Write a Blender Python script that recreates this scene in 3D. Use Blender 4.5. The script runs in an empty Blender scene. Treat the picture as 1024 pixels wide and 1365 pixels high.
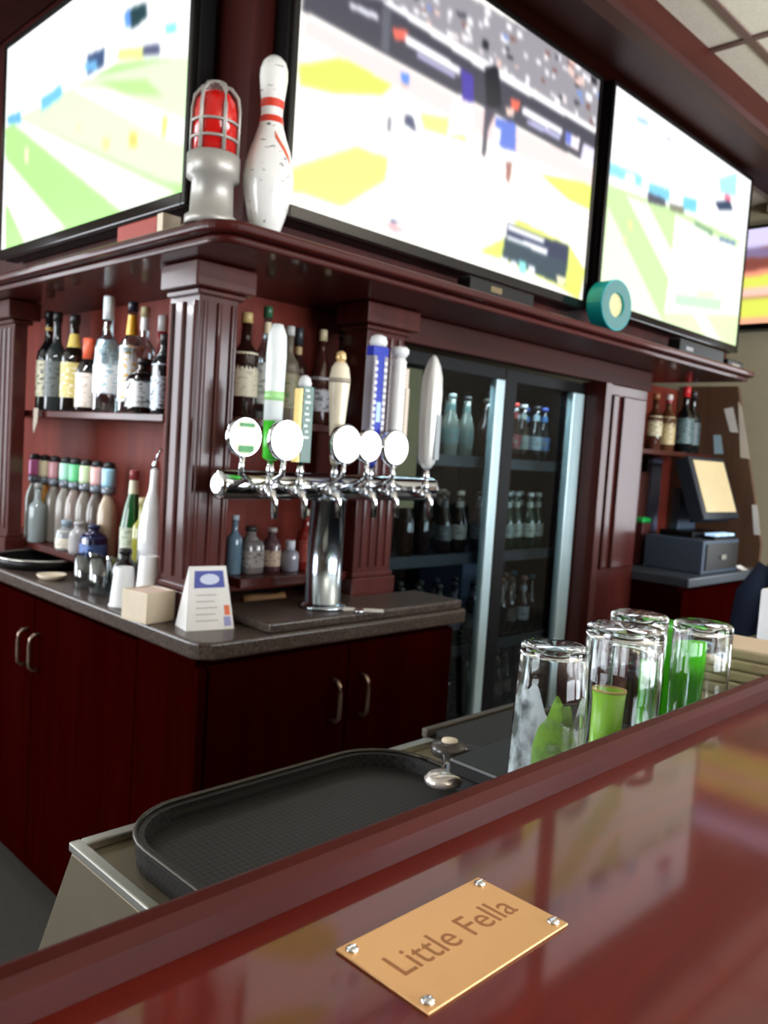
import bpy, bmesh, math, random
import numpy as np
from mathutils import Vector, Matrix

sc = bpy.context.scene
COL = sc.collection
PI = math.pi

# ------------------------------------------------------------------ camera
def srgb(r, g, b, a=1.0):
    def f(c):
        c = c / 255.0
        return c / 12.92 if c <= 0.04045 else ((c + 0.055) / 1.055) ** 2.4
    return (f(r), f(g), f(b), a)

cam_data = bpy.data.cameras.new('camera')
cam = bpy.data.objects.new('camera', cam_data)
COL.objects.link(cam)
sc.camera = cam
cam_data.sensor_fit = 'VERTICAL'
cam_data.sensor_height = 36.0
cam_data.lens = 1110.09 / 1365.0 * 36.0
cam_data.clip_start = 0.02
yaw, pitch, roll = math.radians(44.6537), math.radians(-4.0551), math.radians(3.7683)
d_ = Vector((math.cos(pitch) * math.cos(yaw), math.cos(pitch) * math.sin(yaw), math.sin(pitch)))
r0_ = Vector((math.sin(yaw), -math.cos(yaw), 0))
u0_ = r0_.cross(d_)
r_ = math.cos(roll) * r0_ + math.sin(roll) * u0_
u_ = -math.sin(roll) * r0_ + math.cos(roll) * u0_
cam.matrix_world = Matrix(((r_.x, u_.x, -d_.x, 0), (r_.y, u_.y, -d_.y, 0), (r_.z, u_.z, -d_.z, 1.37), (0, 0, 0, 1)))
cam_data.dof.use_dof = True
cam_data.dof.focus_distance = 0.75
cam_data.dof.aperture_fstop = 9.0

# ------------------------------------------------------------------ world, lights, exposure
sc.view_settings.view_transform = 'Standard'
sc.view_settings.look = 'None'
sc.view_settings.exposure = 0.55
sc.view_settings.gamma = 1.0
sc.view_settings.use_curve_mapping = False
world = bpy.data.worlds.new('world')
sc.world = world
world.use_nodes = True
world.node_tree.nodes['Background'].inputs[0].default_value = (0.75, 0.85, 1.0, 1)
world.node_tree.nodes['Background'].inputs[1].default_value = 0.9

def area_light(name, loc, target, sx, sy, power, color=(1, 1, 1)):
    l = bpy.data.lights.new(name, 'AREA')
    l.shape = 'RECTANGLE'
    l.size = sx
    l.size_y = sy
    l.energy = power
    l.color = color
    o = bpy.data.objects.new(name, l)
    COL.objects.link(o)
    o.location = loc
    dv = Vector(target) - Vector(loc)
    o.rotation_euler = dv.to_track_quat('-Z', 'Y').to_euler()
    return o

# daylight through the windows of the room
DAY = (0.90, 0.95, 1.0)
area_light('window_daylight', (1.6, -3.42, 1.6), (1.6, 2, 1.75), 2.2, 1.5, 90, DAY)
area_light('window_daylight', (4.4, -3.42, 1.6), (4.3, 2, 1.75), 2.2, 1.5, 120, DAY)
area_light('window_daylight', (6.42, -0.05, 1.6), (2, 1.0, 1.65), 0.85, 1.5, 20, DAY)
area_light('window_daylight', (-2.92, 2.6, 1.6), (2, 2.2, 1.7), 2.0, 1.5, 62, DAY)
area_light('window_daylight', (-1.0, 4.42, 1.6), (-0.8, 1, 1.7), 2.2, 1.5, 60, DAY)
# unseen fill lights added to brighten the tiled ceiling of the customer side
area_light('added_ceiling_fill', (3.0, -0.5, 1.9), (3.0, -0.4, 2.7), 0.5, 0.5, 34, (1.0, 0.95, 0.86))
area_light('added_ceiling_fill', (0.4, -1.3, 1.9), (0.4, -1.3, 2.7), 0.5, 0.5, 30, (1.0, 0.93, 0.82))
# strip lights under the display ledge, over the bottles and the taps
area_light('ledge_strip_light', (1.45, 1.63, 1.785), (1.45, 1.68, 0), 0.55, 0.04, 4.5, (1.0, 0.94, 0.86))
area_light('ledge_strip_light', (1.06, 2.3, 1.785), (1.12, 2.3, 0), 0.04, 0.8, 5.0, (0.95, 0.97, 1.0))
area_light('added_cooler_fill', (2.33, 1.845, 1.645), (2.33, 2.1, 1.0), 0.95, 0.03, 2.6, (0.82, 0.95, 1.0))  # fill light added at the cooler top to brighten the bottles

# ------------------------------------------------------------------ materials
def new_mat(name):
    m = bpy.data.materials.new(name)
    m.use_nodes = True
    return m, m.node_tree, m.node_tree.nodes['Principled BSDF']

_cache = {}
def plain(name, rgb, rough=0.5, metal=0.0, coat=0.0, emit=0.0, noise=0.08, scale=18.0, spec=0.5):
    key = (name, rgb, rough, metal, coat, emit)
    if key in _cache:
        return _cache[key]
    m, nt, p = new_mat(name)
    c = srgb(*rgb)
    n = nt.nodes.new('ShaderNodeTexNoise')
    n.inputs['Scale'].default_value = scale
    tc = nt.nodes.new('ShaderNodeTexCoord')
    nt.links.new(tc.outputs['Object'], n.inputs['Vector'])
    mx = nt.nodes.new('ShaderNodeMix')
    mx.data_type = 'RGBA'
    mx.inputs[6].default_value = tuple(v * (1 - noise) for v in c[:3]) + (1,)
    mx.inputs[7].default_value = tuple(min(1, v * (1 + noise)) for v in c[:3]) + (1,)
    nt.links.new(n.outputs['Fac'], mx.inputs[0])
    nt.links.new(mx.outputs[2], p.inputs['Base Color'])
    p.inputs['Roughness'].default_value = rough
    p.inputs['Metallic'].default_value = metal
    p.inputs['Coat Weight'].default_value = coat
    p.inputs['Coat Roughness'].default_value = 0.08
    p.inputs['Specular IOR Level'].default_value = spec
    if emit:
        nt.links.new(mx.outputs[2], p.inputs['Emission Color'])
        p.inputs['Emission Strength'].default_value = emit
    _cache[key] = m
    return m

def wood(name, dark, light, rough, coat, stretch=(1, 1, 0.08), scale=14.0, spec=0.5, coat_rough=0.06):
    m, nt, p = new_mat(name)
    tc = nt.nodes.new('ShaderNodeTexCoord')
    mp = nt.nodes.new('ShaderNodeMapping')
    mp.inputs['Scale'].default_value = stretch
    nt.links.new(tc.outputs['Object'], mp.inputs['Vector'])
    n = nt.nodes.new('ShaderNodeTexNoise')
    n.inputs['Scale'].default_value = scale
    n.inputs['Detail'].default_value = 6
    n.inputs['Distortion'].default_value = 1.2
    nt.links.new(mp.outputs[0], n.inputs['Vector'])
    r = nt.nodes.new('ShaderNodeValToRGB')
    r.color_ramp.elements[0].position = 0.3
    r.color_ramp.elements[0].color = srgb(*dark)
    r.color_ramp.elements[1].position = 0.72
    r.color_ramp.elements[1].color = srgb(*light)
    nt.links.new(n.outputs['Fac'], r.inputs[0])
    nt.links.new(r.outputs[0], p.inputs['Base Color'])
    p.inputs['Roughness'].default_value = rough
    p.inputs['Coat Weight'].default_value = coat
    p.inputs['Coat Roughness'].default_value = coat_rough
    p.inputs['Specular IOR Level'].default_value = spec
    return m

MAHOG = wood('mahogany', (60, 19, 14), (80, 27, 20), 0.5, 0.5, coat_rough=0.13, spec=0.15)
MAHOG_X = wood('mahogany_lengthwise', (58, 15, 11), (78, 22, 16), 0.45, 0.3, (0.08, 1, 1), spec=0.15)
PANEL = wood('red_stained_panel', (106, 41, 31), (126, 51, 39), 0.5, 0.0, spec=0.15)
CABINET = wood('dark_cherry_laminate', (32, 2, 1), (40, 3, 2), 0.7, 0.0, spec=0.0)
DARKWOOD = wood('dark_walnut', (48, 17, 12), (64, 24, 17), 0.5, 0.0, (0.08, 1, 1), spec=0.15)
BARLIP = wood('bar_lip_wood', (54, 12, 7), (72, 19, 12), 0.55, 0.1, (0.12, 1, 1), 20.0, spec=0.12, coat_rough=0.2)
BARTOP = wood('varnished_bar_wood', (86, 17, 9), (108, 27, 15), 0.5, 0.7, (0.12, 1, 1), 20.0, spec=0.2, coat_rough=0.07)

def granite(name, a, b, rough):
    m, nt, p = new_mat(name)
    tc = nt.nodes.new('ShaderNodeTexCoord')
    n = nt.nodes.new('ShaderNodeTexNoise')
    n.inputs['Scale'].default_value = 160
    n.inputs['Detail'].default_value = 4
    nt.links.new(tc.outputs['Object'], n.inputs['Vector'])
    r = nt.nodes.new('ShaderNodeValToRGB')
    r.color_ramp.elements[0].position = 0.38
    r.color_ramp.elements[0].color = srgb(*a)
    r.color_ramp.elements[1].position = 0.66
    r.color_ramp.elements[1].color = srgb(*b)
    nt.links.new(n.outputs['Fac'], r.inputs[0])
    nt.links.new(r.outputs[0], p.inputs['Base Color'])
    p.inputs['Roughness'].default_value = rough
    return m
COUNTER = granite('brown_speckled_laminate', (46, 37, 33), (92, 77, 69), 0.3)
FLOOR = granite('grey_vinyl_floor', (50, 48, 43), (68, 65, 59), 0.5)
TILE = granite('ceiling_tile', (196, 190, 176), (210, 205, 192), 0.9)
CHROME = plain('chrome', (225, 228, 232), 0.08, 1.0)
STEEL = plain('brushed_steel', (190, 188, 180), 0.3, 1.0)
STEEL_WARM = plain('worn_stainless', (116, 106, 86), 0.5, 0.6)
ALU = plain('pale_aluminium', (196, 222, 228), 0.35, 0.3)
BLACK = plain('black_plastic', (14, 13, 13), 0.4, spec=0.25)
BLACK_GLOSS = plain('glossy_black_plastic', (20, 18, 18), 0.12)
BRASS = plain('brass', (232, 178, 118), 0.28, 0.35, noise=0.03)
WHITE = plain('white_plastic', (236, 238, 240), 0.35)
CREAM = plain('cream_plastic', (226, 210, 184), 0.5)
PAPER = plain('paper', (232, 230, 226), 0.8)
BEIGE = plain('beige_wall_paint', (186, 178, 150), 0.85)
SLATE = plain('slate_blue_plastic', (66, 80, 98), 0.5)

def mesh_mat():
    m, nt, p = new_mat('black_rubber_mesh')
    tc = nt.nodes.new('ShaderNodeTexCoord')
    mp = nt.nodes.new('ShaderNodeMapping')
    mp.inputs['Rotation'].default_value = (0, 0, PI / 4)
    nt.links.new(tc.outputs['Object'], mp.inputs['Vector'])
    ck = nt.nodes.new('ShaderNodeTexChecker')
    ck.inputs['Scale'].default_value = 170
    ck.inputs['Color1'].default_value = srgb(38, 34, 30)
    ck.inputs['Color2'].default_value = srgb(8, 8, 8)
    nt.links.new(mp.outputs[0], ck.inputs['Vector'])
    nt.links.new(ck.outputs[0], p.inputs['Base Color'])
    p.inputs['Roughness'].default_value = 0.55
    return m
RUBBER = mesh_mat()

def clear_glass(name, tint, rough=0.0, ior=1.45):
    m, nt, p = new_mat(name)
    p.inputs['Base Color'].default_value = srgb(*tint)
    p.inputs['Roughness'].default_value = rough
    p.inputs['IOR'].default_value = ior
    p.inputs['Transmission Weight'].default_value = 1.0
    return m
GLASS = clear_glass('clear_drinking_glass', (250, 252, 252))
GREEN_GLASS = clear_glass('vivid_green_glass', (96, 226, 40))
GREEN_GLASS.node_tree.nodes['Principled BSDF'].inputs['Transmission Weight'].default_value = 0.55

def thin_glass(name, tint, gloss=0.12):
    m, nt, p = new_mat(name)
    out = nt.nodes['Material Output']
    nt.nodes.remove(p)
    tr = nt.nodes.new('ShaderNodeBsdfTransparent')
    tr.inputs[0].default_value = srgb(*tint)
    gl = nt.nodes.new('ShaderNodeBsdfGlossy')
    gl.inputs['Roughness'].default_value = 0.03
    lw = nt.nodes.new('ShaderNodeLayerWeight')
    lw.inputs[0].default_value = 0.25
    ad = nt.nodes.new('ShaderNodeMath')
    ad.operation = 'MULTIPLY_ADD'
    ad.inputs[1].default_value = 0.55 if gloss else 0.12
    ad.inputs[2].default_value = gloss
    nt.links.new(lw.outputs['Fresnel'], ad.inputs[0])
    mx = nt.nodes.new('ShaderNodeMixShader')
    nt.links.new(ad.outputs[0], mx.inputs[0])
    nt.links.new(tr.outputs[0], mx.inputs[1])
    nt.links.new(gl.outputs[0], mx.inputs[2])
    nt.links.new(mx.outputs[0], out.inputs['Surface'])
    return m
DOOR_GLASS = thin_glass('cooler_door_glass', (222, 230, 232), 0.0)
BOTTLE_CLEAR = thin_glass('clear_bottle_glass', (214, 226, 230), 0.2)

def bottle_glass(rgb):
    return plain('bottle_glass_%02x%02x%02x' % rgb, rgb, 0.06, coat=0.4)

def screen_mat(strength):
    m, nt, p = new_mat('lit_screen')
    at = nt.nodes.new('ShaderNodeAttribute')
    at.attribute_name = 'picture'
    p.inputs['Base Color'].default_value = (0.01, 0.01, 0.01, 1)
    p.inputs['Roughness'].default_value = 0.3
    nt.links.new(at.outputs['Color'], p.inputs['Emission Color'])
    p.inputs['Emission Strength'].default_value = strength
    return m
SCREEN = screen_mat(0.9)

# ------------------------------------------------------------------ mesh builder
class B:
    def __init__(self):
        self.v, self.f, self.m, self.s = [], [], [], []
    def add(self, vs, fs, mi=0, smooth=False):
        o = len(self.v)
        self.v += [tuple(p) for p in vs]
        for f in fs:
            self.f.append(tuple(i + o for i in f))
            self.m.append(mi)
            self.s.append(smooth)
        return self
    def box(self, x0, x1, y0, y1, z0, z1, mi=0):
        vs = [(x, y, z) for z in (z0, z1) for y in (y0, y1) for x in (x0, x1)]
        return self.add(vs, [(0, 2, 3, 1), (4, 5, 7, 6), (0, 1, 5, 4), (2, 6, 7, 3), (0, 4, 6, 2), (1, 3, 7, 5)], mi)
    def prism(self, poly, z0, z1, mi=0):
        n = len(poly)
        vs = [(x, y, z0) for x, y in poly] + [(x, y, z1) for x, y in poly]
        fs = [tuple(range(n - 1, -1, -1)), tuple(range(n, 2 * n))] + [(i, (i + 1) % n, n + (i + 1) % n, n + i) for i in range(n)]
        return self.add(vs, fs, mi)
    def lathe(self, prof, seg=24, mi=0, smooth=True, c=(0, 0, 0), sq=0.0, close=True, axis='z', a0=0.0, a1=2 * PI):
        # prof: list of (radius, height); sq > 0 squares the section
        full = abs(a1 - a0 - 2 * PI) < 1e-6
        k = seg if full else seg + 1
        vs, fs = [], []
        for r, h in prof:
            for i in range(k):
                a = a0 + (a1 - a0) * i / seg
                ca, sa = math.cos(a), math.sin(a)
                q = 1.0
                if sq:
                    e = 2 + 6 * sq
                    q = 1.0 / (abs(ca) ** e + abs(sa) ** e) ** (1 / e)
                x, y, z = r * q * ca, r * q * sa, h
                if axis == 'x': x, y, z = z, x, y
                elif axis == 'y': x, y, z = y, z, x
                vs.append((c[0] + x, c[1] + y, c[2] + z))
        n = len(prof)
        for j in range(n - 1):
            for i in range(seg):
                i2 = (i + 1) % k
                fs.append((j * k + i, j * k + i2, (j + 1) * k + i2, (j + 1) * k + i))
        self.add(vs, fs, mi, smooth)
        if close and full:
            o = len(self.v) - len(vs)
            self.f.append(tuple(o + i for i in range(k - 1, -1, -1))); self.m.append(mi); self.s.append(False)
            self.f.append(tuple(o + (n - 1) * k + i for i in range(k))); self.m.append(mi); self.s.append(False)
        return self
    def tube(self, pts, r, seg=10, mi=0):
        pts = [Vector(p) for p in pts]
        rs = r if isinstance(r, (list, tuple)) else [r] * len(pts)
        vs, fs = [], []
        up = Vector((0.13, 0.21, 0.97))
        for i, p in enumerate(pts):
            t = (pts[min(i + 1, len(pts) - 1)] - pts[max(i - 1, 0)]).normalized()
            a = t.cross(up)
            if a.length < 1e-3: a = t.cross(Vector((1, 0, 0)))
            a.normalize()
            b = t.cross(a)
            for k in range(seg):
                an = 2 * PI * k / seg
                vs.append(p + rs[i] * (math.cos(an) * a + math.sin(an) * b))
        for i in range(len(pts) - 1):
            for k in range(seg):
                k2 = (k + 1) % seg
                fs.append((i * seg + k, i * seg + k2, (i + 1) * seg + k2, (i + 1) * seg + k))
        self.add(vs, fs, mi, True)
        o = len(self.v) - len(vs)
        self.f.append(tuple(o + k for k in range(seg))); self.m.append(mi); self.s.append(False)
        self.f.append(tuple(o + (len(pts) - 1) * seg + k for k in range(seg - 1, -1, -1))); self.m.append(mi); self.s.append(False)
        return self
    def sweep(self, prof, path, mi=0, closed_ends=True):
        # prof (offset outwards, z) swept along a 2-D path with mitred corners; outwards = right of travel
        P = [Vector((p[0], p[1])) for p in path]
        n = len(prof)
        vs, fs = [], []
        for i, p in enumerate(P):
            d0 = (P[i] - P[i - 1]).normalized() if i > 0 else (P[1] - P[0]).normalized()
            d1 = (P[i + 1] - P[i]).normalized() if i < len(P) - 1 else d0
            n0, n1 = Vector((d0.y, -d0.x)), Vector((d1.y, -d1.x))
            m = (n0 + n1) / max(0.2, 1 + n0.dot(n1))
            for o, z in prof:
                vs.append((p.x + m.x * o, p.y + m.y * o, z))
        for i in range(len(P) - 1):
            for k in range(n):
                k2 = (k + 1) % n
                fs.append((i * n + k, (i + 1) * n + k, (i + 1) * n + k2, i * n + k2))
        if closed_ends:
            fs.append(tuple(range(n)))
            fs.append(tuple((len(P) - 1) * n + k for k in range(n - 1, -1, -1)))
        return self.add(vs, fs, mi)
    def build(self, name, mats, parent=None, bevel=0.0, seg=2):
        me = bpy.data.meshes.new(name)
        me.from_pydata(self.v, [], self.f)
        if not isinstance(mats, (list, tuple)): mats = [mats]
        for m in mats: me.materials.append(m)
        me.polygons.foreach_set('material_index', self.m)
        me.polygons.foreach_set('use_smooth', self.s)
        bm = bmesh.new()
        bm.from_mesh(me)
        bmesh.ops.recalc_face_normals(bm, faces=bm.faces)
        bm.to_mesh(me)
        bm.free()
        me.update()
        o = bpy.data.objects.new(name, me)
        COL.objects.link(o)
        if parent: o.parent = parent
        if bevel:
            md = o.modifiers.new('bevel', 'BEVEL')
            md.width = bevel
            md.segments = seg
            md.limit_method = 'ANGLE'
            md.angle_limit = math.radians(40)
            md.harden_normals = False
        return o

def tag(o, label, cat, group=None, kind=None):
    o['label'] = label
    o['category'] = cat
    if group: o['group'] = group
    if kind: o['kind'] = kind
    return o
def thing(name, label, cat, loc=(0, 0, 0), rz=0.0, group=None):
    o = bpy.data.objects.new(name, None)
    o.empty_display_size = 0.05
    COL.objects.link(o)
    o.location = loc
    o.rotation_euler = (0, 0, rz)
    return tag(o, label, cat, group)
def struct(o):
    o['kind'] = 'structure'
    return o
def copy_tree(src, loc, label, group=None, rz=None):
    r = src.copy(); COL.objects.link(r); r.location = loc
    if rz is not None: r.rotation_euler = (0, 0, rz)
    r['label'] = label
    if group: r['group'] = group
    for ch in list(src.children):
        c = ch.copy(); COL.objects.link(c); c.parent = r
        for g in list(ch.children):
            e = g.copy(); COL.objects.link(e); e.parent = c
    return r

# ------------------------------------------------------------------ setting
struct(B().box(-3, 6.5, -3.5, 4.5, -0.05, 0).build('floor', FLOOR))
struct(B().box(-3, 6.5, -3.5, 4.5, 2.71, 2.76).build('ceiling', TILE))
gb = B()
for k in range(-9, 7):
    gb.box(2.61 + 0.61 * k - 0.012, 2.61 + 0.61 * k + 0.012, -3.5, 1.26, 2.703, 2.712)
for k in range(0, 8):
    yy = 1.138 - 0.61 * k
    gb.box(-3, 6.5, yy - 0.012, yy + 0.012, 2.7035, 2.712)
struct(gb.build('trim_1', plain('brown_ceiling_grid', (92, 66, 60), 0.5)))
# fascia of the soffit over the back bar, wrapping the corner
fb = B()
fb.sweep([(0, 2.6), (0.012, 2.612), (0.012, 2.66), (0.0, 2.67), (0.0, 2.715), (-0.05, 2.715), (-0.05, 2.6)], [(0.75, 4.4), (0.75, 1.26), (4.25, 1.26)][::1])
struct(fb.build('trim_2', DARKWOOD))
struct(B().prism([(0.801, 4.4), (0.801, 1.311), (4.24, 1.311), (4.24, 1.61), (1.11, 1.61), (1.11, 4.4)], 2.69, 2.709).build('trim_4', DARKWOOD))
wl = plain('tan_wall_paint', (112, 92, 74), 0.85)
def wall_with_openings(name, axis, pos, t, a0, a1, z1, holes, mat):
    b = B()
    def put(u0, u1, w0, w1):
        if u1 - u0 < 1e-4 or w1 - w0 < 1e-4: return
        if axis == 'x': b.box(pos, pos + t, u0, u1, w0, w1)
        else: b.box(u0, u1, pos, pos + t, w0, w1)
    c = a0
    for (h0, h1, b0, b1) in holes:
        put(c, h0, 0, z1); put(h0, h1, 0, b0); put(h0, h1, b1, z1); c = h1
    put(c, a1, 0, z1)
    return struct(b.build(name, mat))
def window(name, axis, pos, h):
    b = B()
    u0, u1, w0, w1 = h
    def put(a, c, d, e):
        if axis == 'x': b.box(pos - 0.03, pos + 0.03, a, c, d, e)
        else: b.box(a, c, pos - 0.03, pos + 0.03, d, e)
    put(u0, u0 + 0.05, w0, w1); put(u1 - 0.05, u1, w0, w1)
    put(u0 + 0.05, u1 - 0.05, w0, w0 + 0.05); put(u0 + 0.05, u1 - 0.05, w1 - 0.05, w1)
    m = (u0 + u1) / 2
    put(m - 0.02, m + 0.02, w0 + 0.05, w1 - 0.05)
    struct(b.build(name, WHITE))
H1, H2, H3 = (0.4, 2.8, 0.8, 2.4), (3.2, 5.6, 0.8, 2.4), (1.5, 3.7, 0.8, 2.4)
H4, H5 = (-2.2, 0.2, 0.8, 2.4), (-0.5, 0.4, 0.8, 2.4)
wall_with_openings('wall_rear', 'y', -3.6, 0.1, -3, 6.5, 2.71, [H1, H2], wl)
wall_with_openings('wall_left', 'x', -3.1, 0.1, -3.5, 4.5, 2.71, [H3], wl)
window('window_1', 'y', -3.55, H1); window('window_2', 'y', -3.55, H2); window('window_3', 'x', -3.05, H3)
wall_with_openings('wall_far', 'x', 6.5, 0.1, -3.5, 1.2, 2.71, [H5], wl)
wall_with_openings('wall_back', 'y', 4.5, 0.1, -3, 4.25, 2.71, [H4], wl)
window('window_4', 'y', 4.55, H4); window('window_5', 'x', 6.55, H5)
struct(B().box(4.25, 4.35, 1.2, 4.5, 0, 2.71).build('wall_right', BEIGE))
struct(B().box(4.35, 6.5, 1.2, 1.3, 0, 2.71).build('wall_hall', wl))
# upper wall behind the televisions, turning the corner
ub = B()
ub.prism([(1.12, 4.5), (1.12, 1.62), (3.78, 1.62), (3.78, 1.70), (1.20, 1.70), (1.20, 4.5)], 1.826, 2.71)
struct(ub.build('wall_upper', wood('upper_wall_wood', (50, 16, 13), (70, 23, 18), 0.5, 0.0, spec=0.15)))
# back panels of the bottle niches
struct(B().box(1.30, 1.36, 1.95, 4.5, 0.95, 1.782).build('wall_niche_left', PANEL))
struct(B().box(1.24, 1.775, 1.945, 1.985, 0.95, 1.782).build('wall_niche_middle', PANEL))
struct(B().box(3.27, 4.25, 1.96, 2.0, 0.0, 1.782).build('wall_niche_right', PANEL))
struct(B().box(1.135, 1.24, 1.80, 1.945, 0.95, 1.782).build('wall_niche_divider', PANEL))
# frieze over the cooler
struct(B().box(1.765, 3.30, 1.72, 1.77, 1.70, 1.782).build('trim_3', DARKWOOD, bevel=0.004))

# ------------------------------------------------------------------ back bar furniture
def arc(cx, cy, r, a0, a1, n=8):
    return [(cx + r * math.cos(a0 + (a1 - a0) * i / n), cy + r * math.sin(a0 + (a1 - a0) * i / n)) for i in range(n + 1)]

# long moulded ledge that carries the televisions
def offset_outline(o):
    pts = [(0.95 - o, 4.45)] + arc(1.03, 1.533, 0.08 + o, PI, 1.5 * PI) + arc(3.69, 1.498, 0.045 + o, 1.5 * PI, 2 * PI, 6) + [(3.735 + o, 1.99), (1.355, 1.99), (1.355, 4.45)]
    return pts
t = thing('display_ledge', 'long mahogany display ledge with rounded corner carrying the televisions', 'ledge', (0.95, 1.45, 1.80))
def rel(b, name, mat, par, bevel=0.0, seg=2):
    # build world-placed geometry under a parent that has a location only
    L = par.location
    b.v = [(x - L.x, y - L.y, z - L.z) for x, y, z in b.v]
    return b.build(name, mat, par, bevel, seg)
rel(B().prism(offset_outline(0), 1.801, 1.825), 'shelf_board', MAHOG_X, t, 0.009, 3)
rel(B().prism(offset_outline(-0.025), 1.783, 1.8005), 'moulding', MAHOG_X, t, 0.006, 2)

# fluted pilasters
def reed(b, x, y, z0, z1, nx, ny, r=0.0075):
    # raised half-round reed standing off a face whose normal is (nx, ny)
    tx, ty = -ny, nx
    vs, fs = [], []
    k = 6
    for z in (z0, z1):
        for i in range(k + 1):
            a = PI * i / k
            vs.append((x + tx * r * math.cos(a) + nx * r * 0.8 * math.sin(a), y + ty * r * math.cos(a) + ny * r * 0.8 * math.sin(a), z))
    for i in range(k):
        fs.append((i, i + 1, k + 1 + i + 1, k + 1 + i))
    fs.append(tuple(range(k + 1))); fs.append(tuple(range(k + 1, 2 * k + 2)))
    b.add(vs, fs, 0, False)
def pilaster(label, x0, x1, y0, y1, zb, faces, cap=True):
    t = thing('fluted_pilaster', label, 'pilaster', ((x0 + x1) / 2, (y0 + y1) / 2, zb), 0, 'mahogany pilasters of the back bar')
    rel(B().box(x0, x1, y0, y1, zb, 1.7815), 'shaft', MAHOG, t, 0.003)
    e = 0.012
    rel(B().box(x0 - e, x1 + e, y0 - e, y1, zb + 0.0005, zb + 0.07).box(x0 - e * .5, x1 + e * .5, y0 - e * .5, y1, zb + 0.07, zb + 0.085), 'plinth', MAHOG, t, 0.003)
    if cap:
        c = B().box(x0 - 0.012, x1 + 0.012, y0 - 0.012, y1, 1.708, 1.722)
        c.box(x0 - 0.03, x1 + 0.03, y0 - 0.03, y1, 1.7225, 1.7805)
        rel(c, 'capital', MAHOG, t, 0.004)
    for fx in faces:
        b = B()
        for u in fx[1]:
            if fx[0] == 'y': reed(b, u, y0, zb + 0.10, 1.695, 0, -1)
            else: reed(b, x0, u, zb + 0.10, 1.695, -1, 0)
        rel(b, 'fluting', MAHOG, t)
    return t
pilaster('fluted corner pilaster between the left bottles and the beer taps', 1.07, 1.178, 1.70, 1.83, 0.9405, [('y', (1.085, 1.124, 1.163)), ('x', (1.715, 1.765, 1.815))])
pilaster('fluted pilaster just left of the glass door cooler, behind the tap handles', 1.61, 1.76, 1.70, 1.80, 0.9405, [('y', (1.64, 1.672, 1.704, 1.736))])
pilaster('leftmost fluted pilaster at the photo edge beside the dark wine bottles', 1.07, 1.115, 2.79, 2.93, 0.9405, [('x', (2.82, 2.86, 2.90))])
# wide flat pilaster right of the cooler
t = thing('wide_pilaster', 'wide flat mahogany pilaster right of the glass door cooler', 'pilaster', (3.08, 1.74, 0))
rel(B().box(2.886, 2.93, 1.69, 1.80, 0, 1.699), 'jamb', MAHOG, t, 0.003)
rel(B().box(2.9305, 3.27, 1.72, 1.80, 0, 1.70), 'shaft', MAHOG, t, 0.003)
rel(B().box(2.98, 3.02, 1.705, 1.7195, 0.96, 1.66).box(3.06, 3.24, 1.705, 1.7195, 0.96, 1.66), 'raised_panel', MAHOG, t, 0.006)

# shelves in the niches
def shelf(label, x0, x1, y0, y1, z0, z1):
    o = B().box(x0, x1, y0, y1, z0, z1).build('niche_shelf', MAHOG, None, 0.003)
    tag(o, label, 'shelf', 'shelves inside the back bar niches')
shelf('upper shelf of the left niche carrying tall liquor bottles', 1.13, 1.2995, 1.9455, 3.2, 1.412, 1.434)
shelf('lower shelf of the left niche under the row of pourer bottles', 1.13, 1.2995, 1.9455, 3.2, 0.978, 1.0)
shelf('upper shelf of the middle niche behind the tap handles', 1.2405, 1.609, 1.77, 1.9445, 1.415, 1.437)
shelf('lower shelf of the middle niche behind the steel tap column', 1.2405, 1.609, 1.72, 1.9445, 1.002, 1.027)
shelf('small bottle shelf in the right niche above the register', 3.2705, 4.0, 1.74, 1.9595, 1.44, 1.462)

# countertops
cout = [(0.985, 4.2)] + arc(1.02, 1.53, 0.05, PI, 1.5 * PI, 8) + [(1.86, 1.48), (1.86, 1.68), (1.775, 1.68), (1.775, 1.985), (1.36, 1.985), (1.36, 4.2)]
cout[1:10] = arc(1.025, 1.53, 0.05, PI, 1.5 * PI, 8)
cb = B().prism(cout, 0.90, 0.94).build('countertop', COUNTER, None, 0.007, 3)
tag(cb, 'L shaped brown speckled laminate countertop under the bottles and taps', 'countertop')
sl = B().prism([(1.165, 1.49), (1.85, 1.49), (1.85, 1.675), (1.60, 1.675), (1.60, 1.735), (1.19, 1.735), (1.19, 1.70), (1.165, 1.70)], 0.9405, 0.965).build('raised_counter_slab', COUNTER, None, 0.006, 3)
tag(sl, 'raised brown laminate slab under the steel beer tap column', 'countertop')
rc = B().box(3.285, 4.03, 1.475, 1.955, 0.90, 0.94).build('register_countertop', plain('grey_blue_laminate', (66, 74, 84), 0.35), None, 0.006, 3)
tag(rc, 'grey blue countertop under the cash register at right', 'countertop')

# base cabinets
def pull(b, p, axis, L=0.105):
    # D-shaped bar pull: p top point on the face, axis = face normal
    x, y, z = p
    nx, ny = axis
    pts = [(x, y, z)] + [(x + nx * 0.028 * s, y + ny * 0.028 * s, z - d) for s, d in ((0.6, 0.002), (0.95, 0.012), (1, 0.03))]
    pts += [(x + nx * 0.028 * s, y + ny * 0.028 * s, z - L + d) for s, d in ((1, 0.03), (0.95, 0.012), (0.6, 0.002))] + [(x, y, z - L)]
    b.tube(pts, 0.0055, 8)
    return b
PEWTER = plain('pewter_pull', (150, 128, 112), 0.35, 0.8)
t = thing('base_cabinet', 'dark cherry two door base cabinet below the beer taps', 'cabinet', (1.41, 1.5, 0), 0, 'base cabinets of the back bar')
rel(B().box(0.99, 1.835, 1.522, 1.77, 0.10, 0.8995).box(1.04, 1.80, 1.56, 1.76, 0, 0.10), 'body', CABINET, t, 0.002)
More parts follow.
